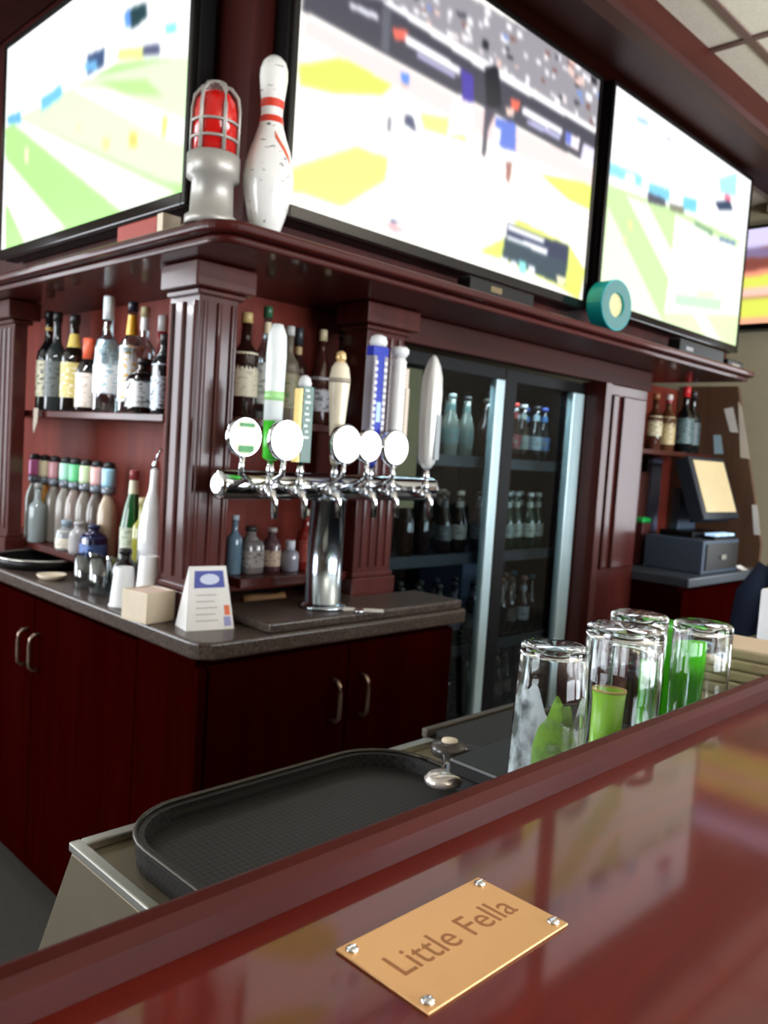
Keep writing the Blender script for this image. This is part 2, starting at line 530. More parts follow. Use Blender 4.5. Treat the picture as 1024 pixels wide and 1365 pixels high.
rel(B().box(0.988, 1.012, 1.505, 1.5215, 0.10, 0.88), 'corner_trim', CABINET, t, 0.005)
for x0, x1, hx in ((1.015, 1.428, 1.382), (1.432, 1.833, 1.478)):
    d = rel(B().box(x0, x1, 1.503, 1.5215, 0.115, 0.885), 'door', CABINET, t, 0.003)
    pb = B(); pull(pb, (hx, 1.503, 0.80), (0, -1))
    rel(pb, 'handle', PEWTER, t).parent = d
    for o in d.children:
        o.location = (0, 0, 0)
def left_cabinet(label, y0, y1):
    t = thing('base_cabinet', label, 'cabinet', (1.0, (y0 + y1) / 2, 0), 0, 'base cabinets of the back bar')
    rel(B().box(1.012, 1.355, y0, y1, 0.10, 0.8995).box(1.06, 1.355, y0, y1, 0, 0.10), 'body', CABINET, t, 0.002)
    m = (y0 + y1) / 2
    for a, c, hy in ((y0 + 0.003, m - 0.002, m - 0.04), (m + 0.002, y1 - 0.003, m + 0.04)):
        d = rel(B().box(0.993, 1.0115, a, c, 0.115, 0.885), 'door', CABINET, t, 0.003)
        pb = B(); pull(pb, (0.993, hy, 0.79), (-1, 0))
        rel(pb, 'handle', PEWTER, t).parent = d
left_cabinet('dark cherry base cabinet under the left bottles, nearest the counter corner', 1.775, 2.965)
left_cabinet('dark cherry base cabinet at the far left end of the back bar', 2.97, 4.0)
t = thing('base_cabinet', 'dark cherry base cabinet with two pulls under the cash register', 'cabinet', (3.66, 1.5, 0), 0, 'base cabinets of the back bar')
rel(B().box(3.29, 4.03, 1.52, 1.955, 0.10, 0.8995).box(3.32, 4.02, 1.56, 1.95, 0, 0.10), 'body', CABINET, t, 0.002)
for x0, x1, hx in ((3.292, 3.868, 3.82), (3.872, 4.028, 3.925)):
    d = rel(B().box(x0, x1, 1.50, 1.5195, 0.115, 0.885), 'door', CABINET, t, 0.003)
    pb = B(); pull(pb, (hx, 1.50, 0.79), (0, -1))
    rel(pb, 'handle', STEEL, t).parent = d
# tapered end panel with papers
ep = B()
prof = [(1.66, 1.80), (1.483, 1.06), (1.483, 0.942), (1.955, 0.942), (1.955, 1.80)]
ep.add([(4.035, y, z) for y, z in prof] + [(4.06, y, z) for y, z in prof], [(0, 1, 2, 3, 4), (9, 8, 7, 6, 5)] + [(i, (i + 1) % 5, 5 + (i + 1) % 5, 5 + i) for i in range(5)])
tag(ep.build('end_panel', wood('brown_panel', (84, 58, 40), (104, 74, 52), 0.6, 0.0)), 'brown tapered end panel with papers at the right end of the back bar', 'panel')
def paper(label, pts, mat):
    b = B()
    b.add([(4.0335, y, z) for y, z in pts] + [(4.0345, y, z) for y, z in pts], [(0, 1, 2, 3), (7, 6, 5, 4), (0, 4, 5, 1), (1, 5, 6, 2), (2, 6, 7, 3), (3, 7, 4, 0)])
    tag(b.build('taped_paper', mat), label, 'paper', 'papers taped to the end panel')
paper('small white paper taped high on the brown end panel', [(1.716, 1.69), (1.673, 1.70), (1.636, 1.577), (1.676, 1.58)], PAPER)
paper('long cream paper along the front edge of the end panel', [(1.651, 1.728), (1.630, 1.70), (1.57, 1.455), (1.615, 1.46)], plain('cream_paper', (222, 212, 198), 0.8))
paper('pale blue note on the end panel above the screen', [(1.756, 1.563), (1.719, 1.564), (1.699, 1.473), (1.743, 1.471)], plain('blue_paper', (170, 200, 214), 0.8))
paper('white sheet low on the end panel beside the register screen', [(1.54, 1.24), (1.515, 1.24), (1.487, 1.10), (1.517, 1.10)], PAPER)

# ------------------------------------------------------------------ cooler
CX0, CX1, CY0, CY1 = 1.785, 2.878, 1.78, 2.40
t = thing('drinks_cooler', 'tall black drinks cooler with two glass doors', 'cooler', ((CX0 + CX1) / 2, CY0, 0))
b = B()
b.box(CX0, CX0 + 0.03, CY0 + 0.03, CY1, 0, 1.695).box(CX1 - 0.03, CX1, CY0 + 0.03, CY1, 0, 1.695)
b.box(CX0 + 0.03, CX1 - 0.03, CY0 + 0.03, CY1, 1.66, 1.695).box(CX0 + 0.03, CX1 - 0.03, CY0 + 0.03, CY1, 0, 0.36).box(CX0 + 0.03, CX1 - 0.03, CY1 - 0.03, CY1, 0.36, 1.66)
rel(b, 'body', plain('cooler_black', (10, 10, 11), 0.6, spec=0.1), t)
DSTILE = plain('dark_door_frame', (12, 12, 13), 0.5, spec=0.15)
for i, (x0, x1) in enumerate(((CX0 + 0.002, 2.36), (2.365, CX1 - 0.002))):
    b = B()
    lw = 0.04 if i == 0 else 0.065
    b.box(x0, x0 + lw, CY0, CY0 + 0.026, 0.34, 1.69)
    b.box(x0 + lw, x1, CY0, CY0 + 0.026, 1.65, 1.69).box(x0 + lw, x1, CY0, CY0 + 0.026, 0.34, 0.38)
    d = rel(b, 'door', DSTILE, t)
    s = rel(B().box(x1 - (0.048 if i == 0 else 0.078), x1, CY0 - 0.002, CY0 + 0.026, 0.38, 1.65), 'door_stile', ALU, t, 0.004)
    s.parent = d; s.location = (0, 0, 0); s['label'] = 'pale aluminium stile'
    g = rel(B().box(x0 + lw, x1 - (0.048 if i == 0 else 0.078), CY0 + 0.010, CY0 + 0.014, 0.38, 1.65), 'door_glass', DOOR_GLASS, t)
    g.parent = d; g.location = (0, 0, 0)
refl = rel(B().box(1.86, 1.965, CY0 + 0.03, CY0 + 0.05, 1.2, 1.64), 'reflection_strip', plain('olive_tan_reflection', (128, 112, 70), 0.5), t)  # golden reflection on the left door frame, painted as a tan strip
SHZ = (1.37, 1.03, 0.70, 0.42)
for z in SHZ:
    b = B()
    for k in range(9):
        yy = CY0 + 0.06 + k * 0.06
        b.box(CX0 + 0.03, CX1 - 0.03, yy, yy + 0.004, z - 0.006, z)
    b.box(CX0 + 0.03, CX1 - 0.03, CY0 + 0.052, CY0 + 0.059, z - 0.03, z + 0.008)
    rel(b, 'shelf', plain('wire_shelf', (70, 74, 78), 0.4, 0.6), t)
# ------------------------------------------------------------------ front bar
t = thing('bar_counter', 'varnished red brown front bar with raised back lip', 'bar', (0.5, 0.1, 0))
rel(B().box(-1.6, 3.2, -0.28, 0.4245, 1.03, 1.07), 'bar_top', BARTOP, t, 0.006, 3)
lp = B()
prof = [(0.398, 1.0702), (0.401, 1.086), (0.407, 1.0935), (0.414, 1.096), (0.419, 1.094), (0.4225, 1.089), (0.4235, 1.0702)]
lp.add([(-1.6, y, z) for y, z in prof] + [(3.2, y, z) for y, z in prof], [tuple(range(7)), tuple(range(13, 6, -1))] + [(i, (i + 1) % 7, 7 + (i + 1) % 7, 7 + i) for i in range(7)])
rel(lp, 'back_lip', BARLIP, t)
rel(B().box(-1.55, 3.15, 0.36, 0.40, 0, 1.0295).box(-1.55, 3.15, -0.02, 0.02, 0, 1.0295), 'bar_front', DARKWOOD, t)

# brass plate engraved on the bar
t = thing('brass_name_plate', 'engraved brass plate screwed to the glossy bar top', 'plate', (0.4015, 0.308, 1.0702))
b = B().box(-0.0685, 0.0685, -0.0375, 0.0375, 0, 0.0018)
b.build('plate', BRASS, t, 0.0006, 2)
for sx in (-1, 1):
    for sy in (-1, 1):
        s = B().lathe([(0.0042, 0.0018), (0.0040, 0.0028), (0.0028, 0.0038), (0.001, 0.0042)], 14, c=(sx * 0.0615, sy * 0.0305, 0))
        s.box(sx * 0.0615 - 0.003, sx * 0.0615 + 0.003, sy * 0.0305 - 0.0004, sy * 0.0305 + 0.0004, 0.0038, 0.0044)
        s.build('screw', CHROME, t)['label'] = 'chrome screw head'
def text_obj(name, body, size, mat, parent, loc, rot=(0, 0, 0), ext=0.0002, sx=1.0):
    cu = bpy.data.curves.new(name, 'FONT')
    cu.body = body
    cu.size = size
    cu.extrude = ext
    cu.align_x = 'CENTER'
    cu.align_y = 'CENTER'
    tmp = bpy.data.objects.new(name + '_tmp', cu)
    COL.objects.link(tmp)
    dg = bpy.context.evaluated_depsgraph_get()
    me = bpy.data.meshes.new_from_object(tmp.evaluated_get(dg))
    bpy.data.objects.remove(tmp)
    me.materials.clear()
    me.materials.append(mat)
    o = bpy.data.objects.new(name, me)
    COL.objects.link(o)
    o.parent = parent
    o.location = loc
    o.rotation_euler = rot
    o.scale = (sx, 1, 1)
    return o
e = text_obj('engraving', 'Little Fella', 0.0295, plain('engraved_line', (170, 112, 68), 0.5, 0.3), t, (0.0, 0.0015, 0.00185), ext=0.0001, sx=0.92)
e['label'] = 'engraved words Little Fella'

# ------------------------------------------------------------------ underbar
t = thing('underbar_station', 'stainless steel underbar station with sloped side behind the bar', 'sink station', (0.7, 0.66, 0))
sp = [(0.45, 0.25), (0.45, 0.895), (0.878, 0.895), (1.02, 0.62), (1.02, 0.56), (0.93, 0.25)]
b = B()
n = len(sp)
b.add([(0.42, y, z) for y, z in sp] + [(1.03, y, z) for y, z in sp], [tuple(range(n)), tuple(range(2 * n - 1, n - 1, -1))] + [(i, (i + 1) % n, n + (i + 1) % n, n + i) for i in range(n)])
rel(b, 'body', STEEL_WARM, t, 0.003)
rim = B()
rim.box(0.418, 0.432, 0.46, 0.882, 0.8952, 0.906).box(0.4325, 1.03, 0.866, 0.882, 0.8952, 0.906)
rel(rim, 'rim', STEEL, t, 0.002)
lg = B()
for x in (0.46, 0.99):
    for y in (0.5, 0.88): lg.lathe([(0.02, 0.0), (0.02, 0.2495)], 12, c=(x, y, 0))
rel(lg, 'leg', STEEL, t)
# black mesh tray with rounded ends on the steel top
def rrect(x0, x1, y0, y1, r, n=8):
    return arc(x1 - r, y1 - r, r, 0, PI / 2, n) + arc(x0 + r, y1 - r, r, PI / 2, PI, n) + arc(x0 + r, y0 + r, r, PI, 1.5 * PI, n) + arc(x1 - r, y0 + r, r, 1.5 * PI, 2 * PI, n)
t = thing('mesh_tray', 'black mesh tray with rounded ends on the steel underbar', 'tray', (0.68, 0.68, 0.8955))
b = B()
o1, o2, o3 = rrect(0.455, 0.905, 0.47, 0.862, 0.09), rrect(0.452, 0.908, 0.467, 0.865, 0.093), rrect(0.462, 0.898, 0.477, 0.855, 0.084)
k = len(o1)
loops = [(o1, 0.8957), (o2, 0.922), (o2, 0.926), (o3, 0.926), (o3, 0.906)]
vs = [(x, y, z) for o, z in loops for x, y in o]
fs = [(j * k + i, j * k + (i + 1) % k, (j + 1) * k + (i + 1) % k, (j + 1) * k + i) for j in range(len(loops) - 1) for i in range(k)]
fs += [tuple(range(k - 1, -1, -1)), tuple((len(loops) - 1) * k + i for i in range(k))]
b.add(vs, fs)
rel(b, 'tray', RUBBER, t)
wb = B(); wb.tube([(x, y, 0.928) for x, y in rrect(0.452, 0.908, 0.467, 0.865, 0.093)] + [(0.908, 0.865 - 0.093, 0.928)], 0.0028, 6)
rel(wb, 'wire_rim', plain('dark_wire', (70, 66, 60), 0.35, 0.8), t)
# black drainboard for the glasses
t = thing('glass_drainboard', 'black drainboard under the upturned glasses behind the bar', 'drainboard', (1.6, 0.66, 0))
rel(B().box(1.035, 2.6, 0.45, 0.90, 0.55, 0.90).box(1.05, 2.58, 0.47, 0.86, 0, 0.55), 'body', plain('black_drainboard', (28, 27, 27), 0.35), t, 0.004)
rel(B().box(1.035, 2.6, 0.888, 0.90, 0.9002, 0.915), 'front_lip', plain('dull_dark_steel', (96, 88, 80), 0.45, 0.6), t, 0.002)
mb = B()
mb.box(1.05, 2.56, 0.455, 0.88, 0.9002, 0.912)
rel(mb, 'bar_mat', RUBBER, t)
# raised glass shelf along the bar
t = thing('glass_shelf', 'raised black glass shelf behind the bar lip under the upturned glasses', 'shelf', (1.4, 0.55, 0.9005))
rel(B().box(0.822, 2.2, 0.4255, 0.665, 0.962, 0.984), 'shelf_board', plain('black_drainboard', (28, 27, 27), 0.35), t, 0.004)
for x in (0.96, 1.5, 2.15):
    rel(B().box(x - 0.02, x + 0.02, 0.50, 0.62, 0.9125, 0.9615), 'support', BLACK, t)
# faucet knobs at the end of the tray
t = thing('sink_faucet', 'chrome faucet with dark round knob at the end of the mesh tray', 'faucet', (0.945, 0.765, 0.8955))
b = B().lathe([(0.03, 0), (0.03, 0.006), (0.012, 0.01), (0.011, 0.0295)], 18)
b.tube([(0, 0, 0.02), (-0.03, -0.022, 0.042), (-0.09, -0.07, 0.044), (-0.113, -0.085, 0.044)], 0.008, 10)
b.build('spout', CHROME, t)
k1 = B().lathe([(0.012, 0.030), (0.026, 0.035), (0.029, 0.043), (0.026, 0.051), (0.013, 0.054)], 20).build('knob', plain('smoky_knob', (66, 60, 56), 0.2), t)
B().lathe([(0.0125, 0.0542), (0.012, 0.0572), (0.004, 0.0585)], 16).build('button', CREAM, k1)
B().lathe([(0.024, 0.043), (0.0255, 0.048), (0.02, 0.054), (0.005, 0.056)], 18, c=(-0.113, -0.085, 0.004)).build('spout_cap', plain('pale_chrome_cap', (230, 222, 214), 0.2, 0.6), t)

# picture content of the televisions: (colour, outline in screen coordinates)
TV_LEFT=[
((150,236,105),[(0.002,0.392),(1.018,0.391),(1.061,1.002),(0.033,1.014)]),
((205,250,180),[(0.087,0.368),(0.527,0.384),(1.025,0.517),(1.061,1.002),(0.919,0.938)]),
((238,255,232),[(0.01,0.54),(0.433,0.994),(0.182,1.017),(0.021,0.762)]),
((240,255,236),[(0.022,0.357),(0.13,0.399),(0.976,0.998),(0.738,1.004)]),
((252,255,250),[(0.428,0.377),(0.654,0.488),(1.027,0.764),(1.025,0.846),(0.91,0.772)]),
((160,235,110),[(0.576,0.418),(0.821,0.517),(0.902,0.618),(0.728,0.532)]),
((252,252,255),[(-0.076,-0.283),(0.993,-0.09),(1.025,0.511),(0.619,0.372),(0.229,0.384),(0.001,0.363)]),
((252,252,255),[(0.647,0.344),(1.022,0.464),(1.025,0.527),(0.649,0.374)]),
((60,160,215),[(0.011,0.338),(0.107,0.348),(0.121,0.41),(0.019,0.377)]),
((70,175,225),[(0.247,0.351),(0.374,0.34),(0.385,0.391),(0.259,0.41)]),
((60,90,140),[(0.522,0.283),(0.615,0.299),(0.611,0.368),(0.526,0.365)]),
((75,160,220),[(0.507,0.307),(0.571,0.325),(0.581,0.372),(0.517,0.349)]),
((30,70,80),[(0.718,0.201),(0.806,0.222),(0.816,0.282),(0.743,0.288)]),
((60,130,230),[(0.704,0.211),(0.732,0.203),(0.742,0.277),(0.714,0.268)]),
((90,215,230),[(0.894,0.351),(0.943,0.37),(0.945,0.404),(0.9,0.386)]),
((80,90,130),[(0.788,0.379),(0.873,0.41),(0.881,0.452),(0.796,0.416)]),
((225,225,110),[(0.683,0.338),(0.801,0.385),(0.804,0.431),(0.685,0.38)]),
((250,245,140),[(1.0,0.463),(1.02,0.468),(1.022,0.51),(1.002,0.503)]),
((245,190,60),[(0.757,0.693),(0.792,0.711),(0.792,0.768),(0.757,0.75)]),
((240,200,70),[(0.903,0.688),(0.921,0.699),(0.92,0.776),(0.903,0.764)]),
((225,235,120),[(0.619,0.664),(0.662,0.686),(0.655,0.731),(0.621,0.713)]),
((235,250,160),[(0.473,0.547),(0.504,0.559),(0.502,0.596),(0.475,0.586)]),
((225,245,170),[(0.147,0.531),(0.178,0.549),(0.178,0.626),(0.151,0.61)]),
]
TV_MAIN=[
((255,253,244),[(-0.086,-0.03),(1.084,-0.42),(1.227,1.041),(-0.03,1.384)]),
((205,228,60),[(0.003,0.566),(0.101,0.482),(0.254,0.466),(0.216,0.533),(0.091,0.602),(0.01,0.626)]),
((222,232,90),[(0.002,0.886),(0.156,0.74),(0.245,0.732),(0.24,0.812),(0.132,0.95),(0.001,0.957)]),
((225,235,110),[(0.33,0.528),(0.432,0.493),(0.521,0.48),(0.48,0.551),(0.343,0.578)]),
((210,225,70),[(0.766,0.535),(1.0,0.465),(1.002,0.581),(0.9,0.583)]),
((215,225,70),[(0.552,0.943),(0.644,0.855),(0.689,0.758),(0.917,0.777),(1.003,0.863),(0.983,1.003),(0.888,0.974),(0.625,0.941)]),
((236,205,203),[(0.012,0.412),(1.01,0.394),(1.009,0.475),(0.644,0.503),(0.01,0.472)]),
((176,172,180),[(-0.003,0.082),(1.052,-0.047),(1.02,0.235),(0.191,0.231),(0.008,0.335)]),
((150,110,105),[(0.175,0.092),(0.187,0.09),(0.187,0.101),(0.175,0.103)]),
((250,250,252),[(0.017,0.214),(0.03,0.212),(0.031,0.233),(0.018,0.235)]),
((250,250,252),[(0.169,0.191),(0.184,0.189),(0.185,0.213),(0.17,0.215)]),
((240,240,245),[(0.206,0.279),(0.222,0.278),(0.223,0.302),(0.207,0.303)]),
((250,250,252),[(0.746,0.037),(0.762,0.034),(0.764,0.064),(0.749,0.067)]),
((235,235,240),[(0.979,0.17),(0.993,0.168),(0.996,0.195),(0.981,0.197)]),
((90,88,100),[(0.597,0.114),(0.61,0.112),(0.611,0.13),(0.598,0.132)]),
((175,170,175),[(0.954,0.163),(0.983,0.16),(0.984,0.174),(0.955,0.177)]),
((250,250,252),[(0.226,0.172),(0.242,0.17),(0.243,0.189),(0.227,0.191)]),
((150,110,105),[(0.333,0.149),(0.346,0.147),(0.347,0.162),(0.334,0.164)]),
((215,205,210),[(0.202,0.246),(0.21,0.246),(0.211,0.266),(0.203,0.267)]),
((90,120,200),[(0.214,0.146),(0.229,0.144),(0.23,0.157),(0.215,0.159)]),
((250,250,252),[(0.593,0.028),(0.612,0.024),(0.613,0.045),(0.594,0.048)]),
((40,40,48),[(0.137,0.172),(0.147,0.171),(0.148,0.19),(0.138,0.191)]),
((240,240,245),[(0.882,0.001),(0.907,-0.004),(0.909,0.015),(0.884,0.02)]),
((215,205,210),[(0.503,0.188),(0.517,0.186),(0.518,0.201),(0.504,0.203)]),
((215,205,210),[(0.37,0.051),(0.389,0.047),(0.391,0.075),(0.371,0.078)]),
((240,240,245),[(0.678,0.203),(0.693,0.201),(0.695,0.22),(0.679,0.222)]),
((40,40,48),[(0.116,0.225),(0.129,0.223),(0.13,0.234),(0.116,0.236)]),
((250,250,252),[(0.542,0.193),(0.553,0.192),(0.554,0.211),(0.543,0.212)]),
((240,240,245),[(0.969,0.046),(0.989,0.043),(0.991,0.066),(0.971,0.069)]),
((250,250,252),[(0.29,0.185),(0.305,0.183),(0.306,0.202),(0.291,0.204)]),
((215,205,210),[(0.161,0.279),(0.169,0.279),(0.169,0.29),(0.162,0.29)]),
((90,88,100),[(0.128,0.229),(0.141,0.227),(0.142,0.246),(0.129,0.247)]),
((240,240,245),[(0.497,0.087),(0.507,0.085),(0.509,0.107),(0.498,0.108)]),
((250,250,252),[(0.717,0.085),(0.735,0.083),(0.736,0.1),(0.718,0.103)]),
((150,110,105),[(0.324,0.055),(0.337,0.053),(0.339,0.075),(0.326,0.077)]),
((250,250,252),[(0.342,0.084),(0.35,0.082),(0.351,0.097),(0.343,0.099)]),
((250,250,252),[(0.181,0.115),(0.193,0.113),(0.193,0.127),(0.182,0.129)]),
((235,235,240),[(0.256,0.201),(0.27,0.199),(0.271,0.226),(0.257,0.228)]),
((225,185,175),[(0.326,0.2),(0.344,0.198),(0.345,0.221),(0.327,0.224)]),
((150,110,105),[(0.03,0.175),(0.038,0.174),(0.039,0.197),(0.031,0.198)]),
((235,235,240),[(0.892,0.19),(0.91,0.188),(0.912,0.212),(0.894,0.214)]),
((150,110,105),[(0.881,0.05),(0.903,0.047),(0.905,0.074),(0.884,0.077)]),
((150,110,105),[(0.61,0.066),(0.634,0.062),(0.635,0.076),(0.611,0.08)]),
((225,185,175),[(0.997,0.197),(1.013,0.195),(1.015,0.218),(0.999,0.219)]),
((250,250,252),[(0.542,0.169),(0.561,0.166),(0.562,0.179),(0.543,0.181)]),
((40,40,48),[(0.126,0.219),(0.138,0.218),(0.139,0.234),(0.127,0.236)]),
((250,250,252),[(0.313,0.183),(0.332,0.181),(0.333,0.192),(0.314,0.194)]),
((150,110,105),[(0.844,0.009),(0.871,0.004),(0.874,0.028),(0.846,0.033)]),
((225,185,175),[(0.849,0.027),(0.871,0.024),(0.874,0.054),(0.852,0.057)]),
((175,170,175),[(0.481,0.174),(0.496,0.172),(0.497,0.185),(0.482,0.187)]),
((175,170,175),[(0.618,0.034),(0.641,0.03),(0.643,0.054),(0.62,0.058)]),
((175,170,175),[(0.102,0.16),(0.117,0.158),(0.118,0.172),(0.102,0.175)]),
((175,170,175),[(0.267,0.069),(0.28,0.066),(0.281,0.08),(0.268,0.083)]),
((90,120,200),[(0.992,0.058),(1.022,0.053),(1.024,0.076),(0.994,0.08)]),
((235,235,240),[(0.062,0.293),(0.073,0.291),(0.074,0.308),(0.063,0.309)]),
((215,205,210),[(0.832,0.158),(0.854,0.156),(0.857,0.189),(0.834,0.191)]),
((90,120,200),[(0.563,0.199),(0.579,0.197),(0.581,0.225),(0.565,0.226)]),
((90,88,100),[(0.129,0.274),(0.143,0.272),(0.144,0.288),(0.13,0.289)]),
((240,240,245),[(0.825,0.043),(0.848,0.039),(0.85,0.052),(0.826,0.056)]),
((90,120,200),[(0.241,0.146),(0.257,0.144),(0.258,0.164),(0.242,0.167)]),
((150,110,105),[(0.441,0.128),(0.461,0.125),(0.462,0.143),(0.442,0.146)]),
((225,185,175),[(0.717,0.208),(0.728,0.206),(0.729,0.22),(0.718,0.221)]),
((90,120,200),[(0.896,0.102),(0.922,0.098),(0.924,0.124),(0.898,0.127)]),
((90,120,200),[(0.936,0.09),(0.96,0.087),(0.962,0.11),(0.938,0.113)]),
((235,235,240),[(0.108,0.253),(0.124,0.251),(0.125,0.266),(0.108,0.268)]),
((225,185,175),[(0.351,0.149),(0.369,0.146),(0.37,0.16),(0.352,0.163)]),
((40,40,48),[(0.884,0.063),(0.911,0.059),(0.913,0.087),(0.887,0.09)]),
((225,185,175),[(0.853,-0.001),(0.881,-0.006),(0.883,0.011),(0.854,0.015)]),
((250,250,252),[(0.574,0.081),(0.597,0.077),(0.599,0.101),(0.576,0.104)]),
((215,205,210),[(0.441,0.171),(0.46,0.168),(0.462,0.194),(0.443,0.197)]),
((40,40,48),[(0.953,0.006),(0.984,0.001),(0.987,0.029),(0.956,0.034)]),
((215,205,210),[(1.009,-0.02),(1.026,-0.023),(1.028,0.001),(1.012,0.004)]),
((225,185,175),[(0.86,0.031),(0.877,0.028),(0.88,0.061),(0.863,0.063)]),
((90,120,200),[(0.326,0.15),(0.342,0.147),(0.343,0.163),(0.327,0.166)]),
((225,185,175),[(0.173,0.143),(0.185,0.141),(0.186,0.158),(0.174,0.16)]),
((235,235,240),[(0.755,0.103),(0.77,0.101),(0.772,0.122),(0.756,0.124)]),
((175,170,175),[(0.009,0.132),(0.019,0.13),(0.02,0.148),(0.009,0.15)]),
((150,110,105),[(0.783,0.079),(0.804,0.075),(0.806,0.092),(0.784,0.095)]),
((225,185,175),[(0.055,0.307),(0.07,0.305),(0.071,0.325),(0.056,0.326)]),
((250,250,252),[(0.238,0.075),(0.25,0.072),(0.252,0.093),(0.239,0.096)]),
((215,205,210),[(0.393,0.146),(0.403,0.145),(0.404,0.16),(0.394,0.162)]),
((90,88,100),[(0.234,0.21),(0.246,0.209),(0.247,0.229),(0.235,0.23)]),
((175,170,175),[(0.543,0.158),(0.556,0.156),(0.557,0.178),(0.544,0.18)]),
((240,240,245),[(0.113,0.098),(0.129,0.095),(0.13,0.107),(0.114,0.11)]),
((225,185,175),[(0.212,0.264),(0.223,0.263),(0.224,0.288),(0.214,0.289)]),
((225,185,175),[(0.635,0.157),(0.651,0.155),(0.652,0.17),(0.636,0.172)]),
((235,235,240),[(0.634,0.026),(0.654,0.022),(0.656,0.048),(0.636,0.052)]),
((90,88,100),[(0.467,0.123),(0.479,0.121),(0.48,0.138),(0.468,0.14)]),
((90,88,100),[(0.42,0.104),(0.44,0.101),(0.441,0.117),(0.421,0.12)]),
((150,110,105),[(0.313,0.164),(0.325,0.162),(0.326,0.18),(0.314,0.182)]),
((225,185,175),[(0.336,0.053),(0.344,0.051),(0.345,0.078),(0.337,0.08)]),
((40,40,48),[(0.11,0.112),(0.125,0.11),(0.125,0.123),(0.11,0.126)]),
((175,170,175),[(0.468,0.118),(0.479,0.117),(0.481,0.143),(0.47,0.145)]),
((225,185,175),[(1.029,0.133),(1.061,0.129),(1.063,0.152),(1.032,0.155)]),
((40,40,48),[(0.819,0.172),(0.834,0.17),(0.835,0.193),(0.821,0.195)]),
((225,185,175),[(0.886,0.059),(0.913,0.055),(0.915,0.077),(0.887,0.081)]),
((250,250,252),[(0.679,0.174),(0.694,0.172),(0.696,0.202),(0.682,0.203)]),
((90,120,200),[(0.583,0.076),(0.602,0.073),(0.603,0.092),(0.584,0.095)]),
((235,235,240),[(0.802,0.185),(0.829,0.182),(0.831,0.209),(0.804,0.212)]),
((175,170,175),[(0.629,0.132),(0.646,0.13),(0.649,0.16),(0.631,0.163)]),
((240,240,245),[(0.917,0.014),(0.939,0.011),(0.941,0.036),(0.92,0.039)]),
((250,250,252),[(0.512,0.072),(0.53,0.069),(0.532,0.087),(0.513,0.09)]),
((250,250,252),[(0.515,0.051),(0.525,0.049),(0.527,0.079),(0.517,0.08)]),
((240,240,245),[(0.785,0.102),(0.798,0.1),(0.799,0.117),(0.787,0.119)]),
((240,240,245),[(0.216,0.281),(0.224,0.28),(0.225,0.302),(0.218,0.303)]),
((235,235,240),[(0.158,0.127),(0.173,0.124),(0.174,0.139),(0.159,0.142)]),
((240,240,245),[(0.31,0.152),(0.319,0.15),(0.32,0.169),(0.311,0.171)]),
((175,170,175),[(0.048,0.201),(0.057,0.2),(0.058,0.22),(0.049,0.221)]),
((150,110,105),[(0.74,0.147),(0.756,0.145),(0.758,0.162),(0.742,0.164)]),
((250,250,252),[(0.393,0.117),(0.405,0.115),(0.407,0.142),(0.394,0.144)]),
((150,110,105),[(0.964,0.189),(0.983,0.187),(0.986,0.215),(0.967,0.216)]),
((240,240,245),[(0.196,0.182),(0.207,0.18),(0.208,0.2),(0.197,0.202)]),
((40,40,48),[(0.603,0.141),(0.624,0.138),(0.625,0.152),(0.604,0.155)]),
((215,205,210),[(1.002,0.002),(1.029,-0.002),(1.032,0.032),(1.005,0.037)]),
((225,185,175),[(0.19,0.115),(0.203,0.113),(0.203,0.125),(0.191,0.127)]),
((250,250,252),[(0.265,0.13),(0.275,0.129),(0.276,0.143),(0.266,0.145)]),
((235,235,240),[(0.8,0.013),(0.816,0.01),(0.818,0.035),(0.802,0.038)]),
((215,205,210),[(0.59,0.194),(0.609,0.192),(0.611,0.223),(0.592,0.225)]),
((90,88,100),[(0.888,0.149),(0.912,0.146),(0.914,0.165),(0.889,0.168)]),
((40,40,48),[(0.512,0.144),(0.533,0.141),(0.535,0.171),(0.514,0.174)]),
((240,240,245),[(0.124,0.247),(0.14,0.245),(0.142,0.271),(0.125,0.272)]),
((240,240,245),[(0.618,0.208),(0.638,0.206),(0.639,0.223),(0.619,0.225)]),
((90,120,200),[(0.917,0.13),(0.931,0.128),(0.933,0.146),(0.919,0.148)]),
((175,170,175),[(0.102,0.187),(0.114,0.185),(0.114,0.2),(0.103,0.202)]),
((240,240,245),[(0.346,0.115),(0.363,0.113),(0.364,0.124),(0.347,0.127)]),
((250,250,252),[(0.111,0.126),(0.121,0.125),(0.122,0.148),(0.112,0.15)]),
((150,110,105),[(0.943,0.13),(0.962,0.128),(0.965,0.157),(0.946,0.159)]),
((235,235,240),[(0.941,0.015),(0.957,0.012),(0.959,0.037),(0.943,0.04)]),
((250,250,252),[(0.014,0.116),(0.027,0.113),(0.028,0.134),(0.014,0.136)]),
((240,240,245),[(0.939,0.088),(0.969,0.084),(0.972,0.115),(0.941,0.119)]),
((150,110,105),[(0.748,0.03),(0.769,0.026),(0.771,0.046),(0.75,0.05)]),
((90,120,200),[(0.009,0.249),(0.015,0.249),(0.016,0.27),(0.01,0.271)]),
((215,205,210),[(0.666,0.091),(0.681,0.089),(0.683,0.113),(0.668,0.115)]),
((90,88,100),[(0.037,0.104),(0.052,0.101),(0.053,0.119),(0.037,0.122)]),
((40,40,48),[(0.137,0.213),(0.147,0.212),(0.148,0.222),(0.138,0.224)]),
((250,250,252),[(0.583,0.091),(0.604,0.088),(0.605,0.102),(0.584,0.106)]),
((250,250,252),[(0.029,0.129),(0.038,0.127),(0.039,0.148),(0.03,0.149)]),
((235,235,240),[(0.454,0.1),(0.475,0.097),(0.477,0.124),(0.456,0.127)]),
((235,235,240),[(0.584,0.129),(0.597,0.127),(0.598,0.145),(0.585,0.147)]),
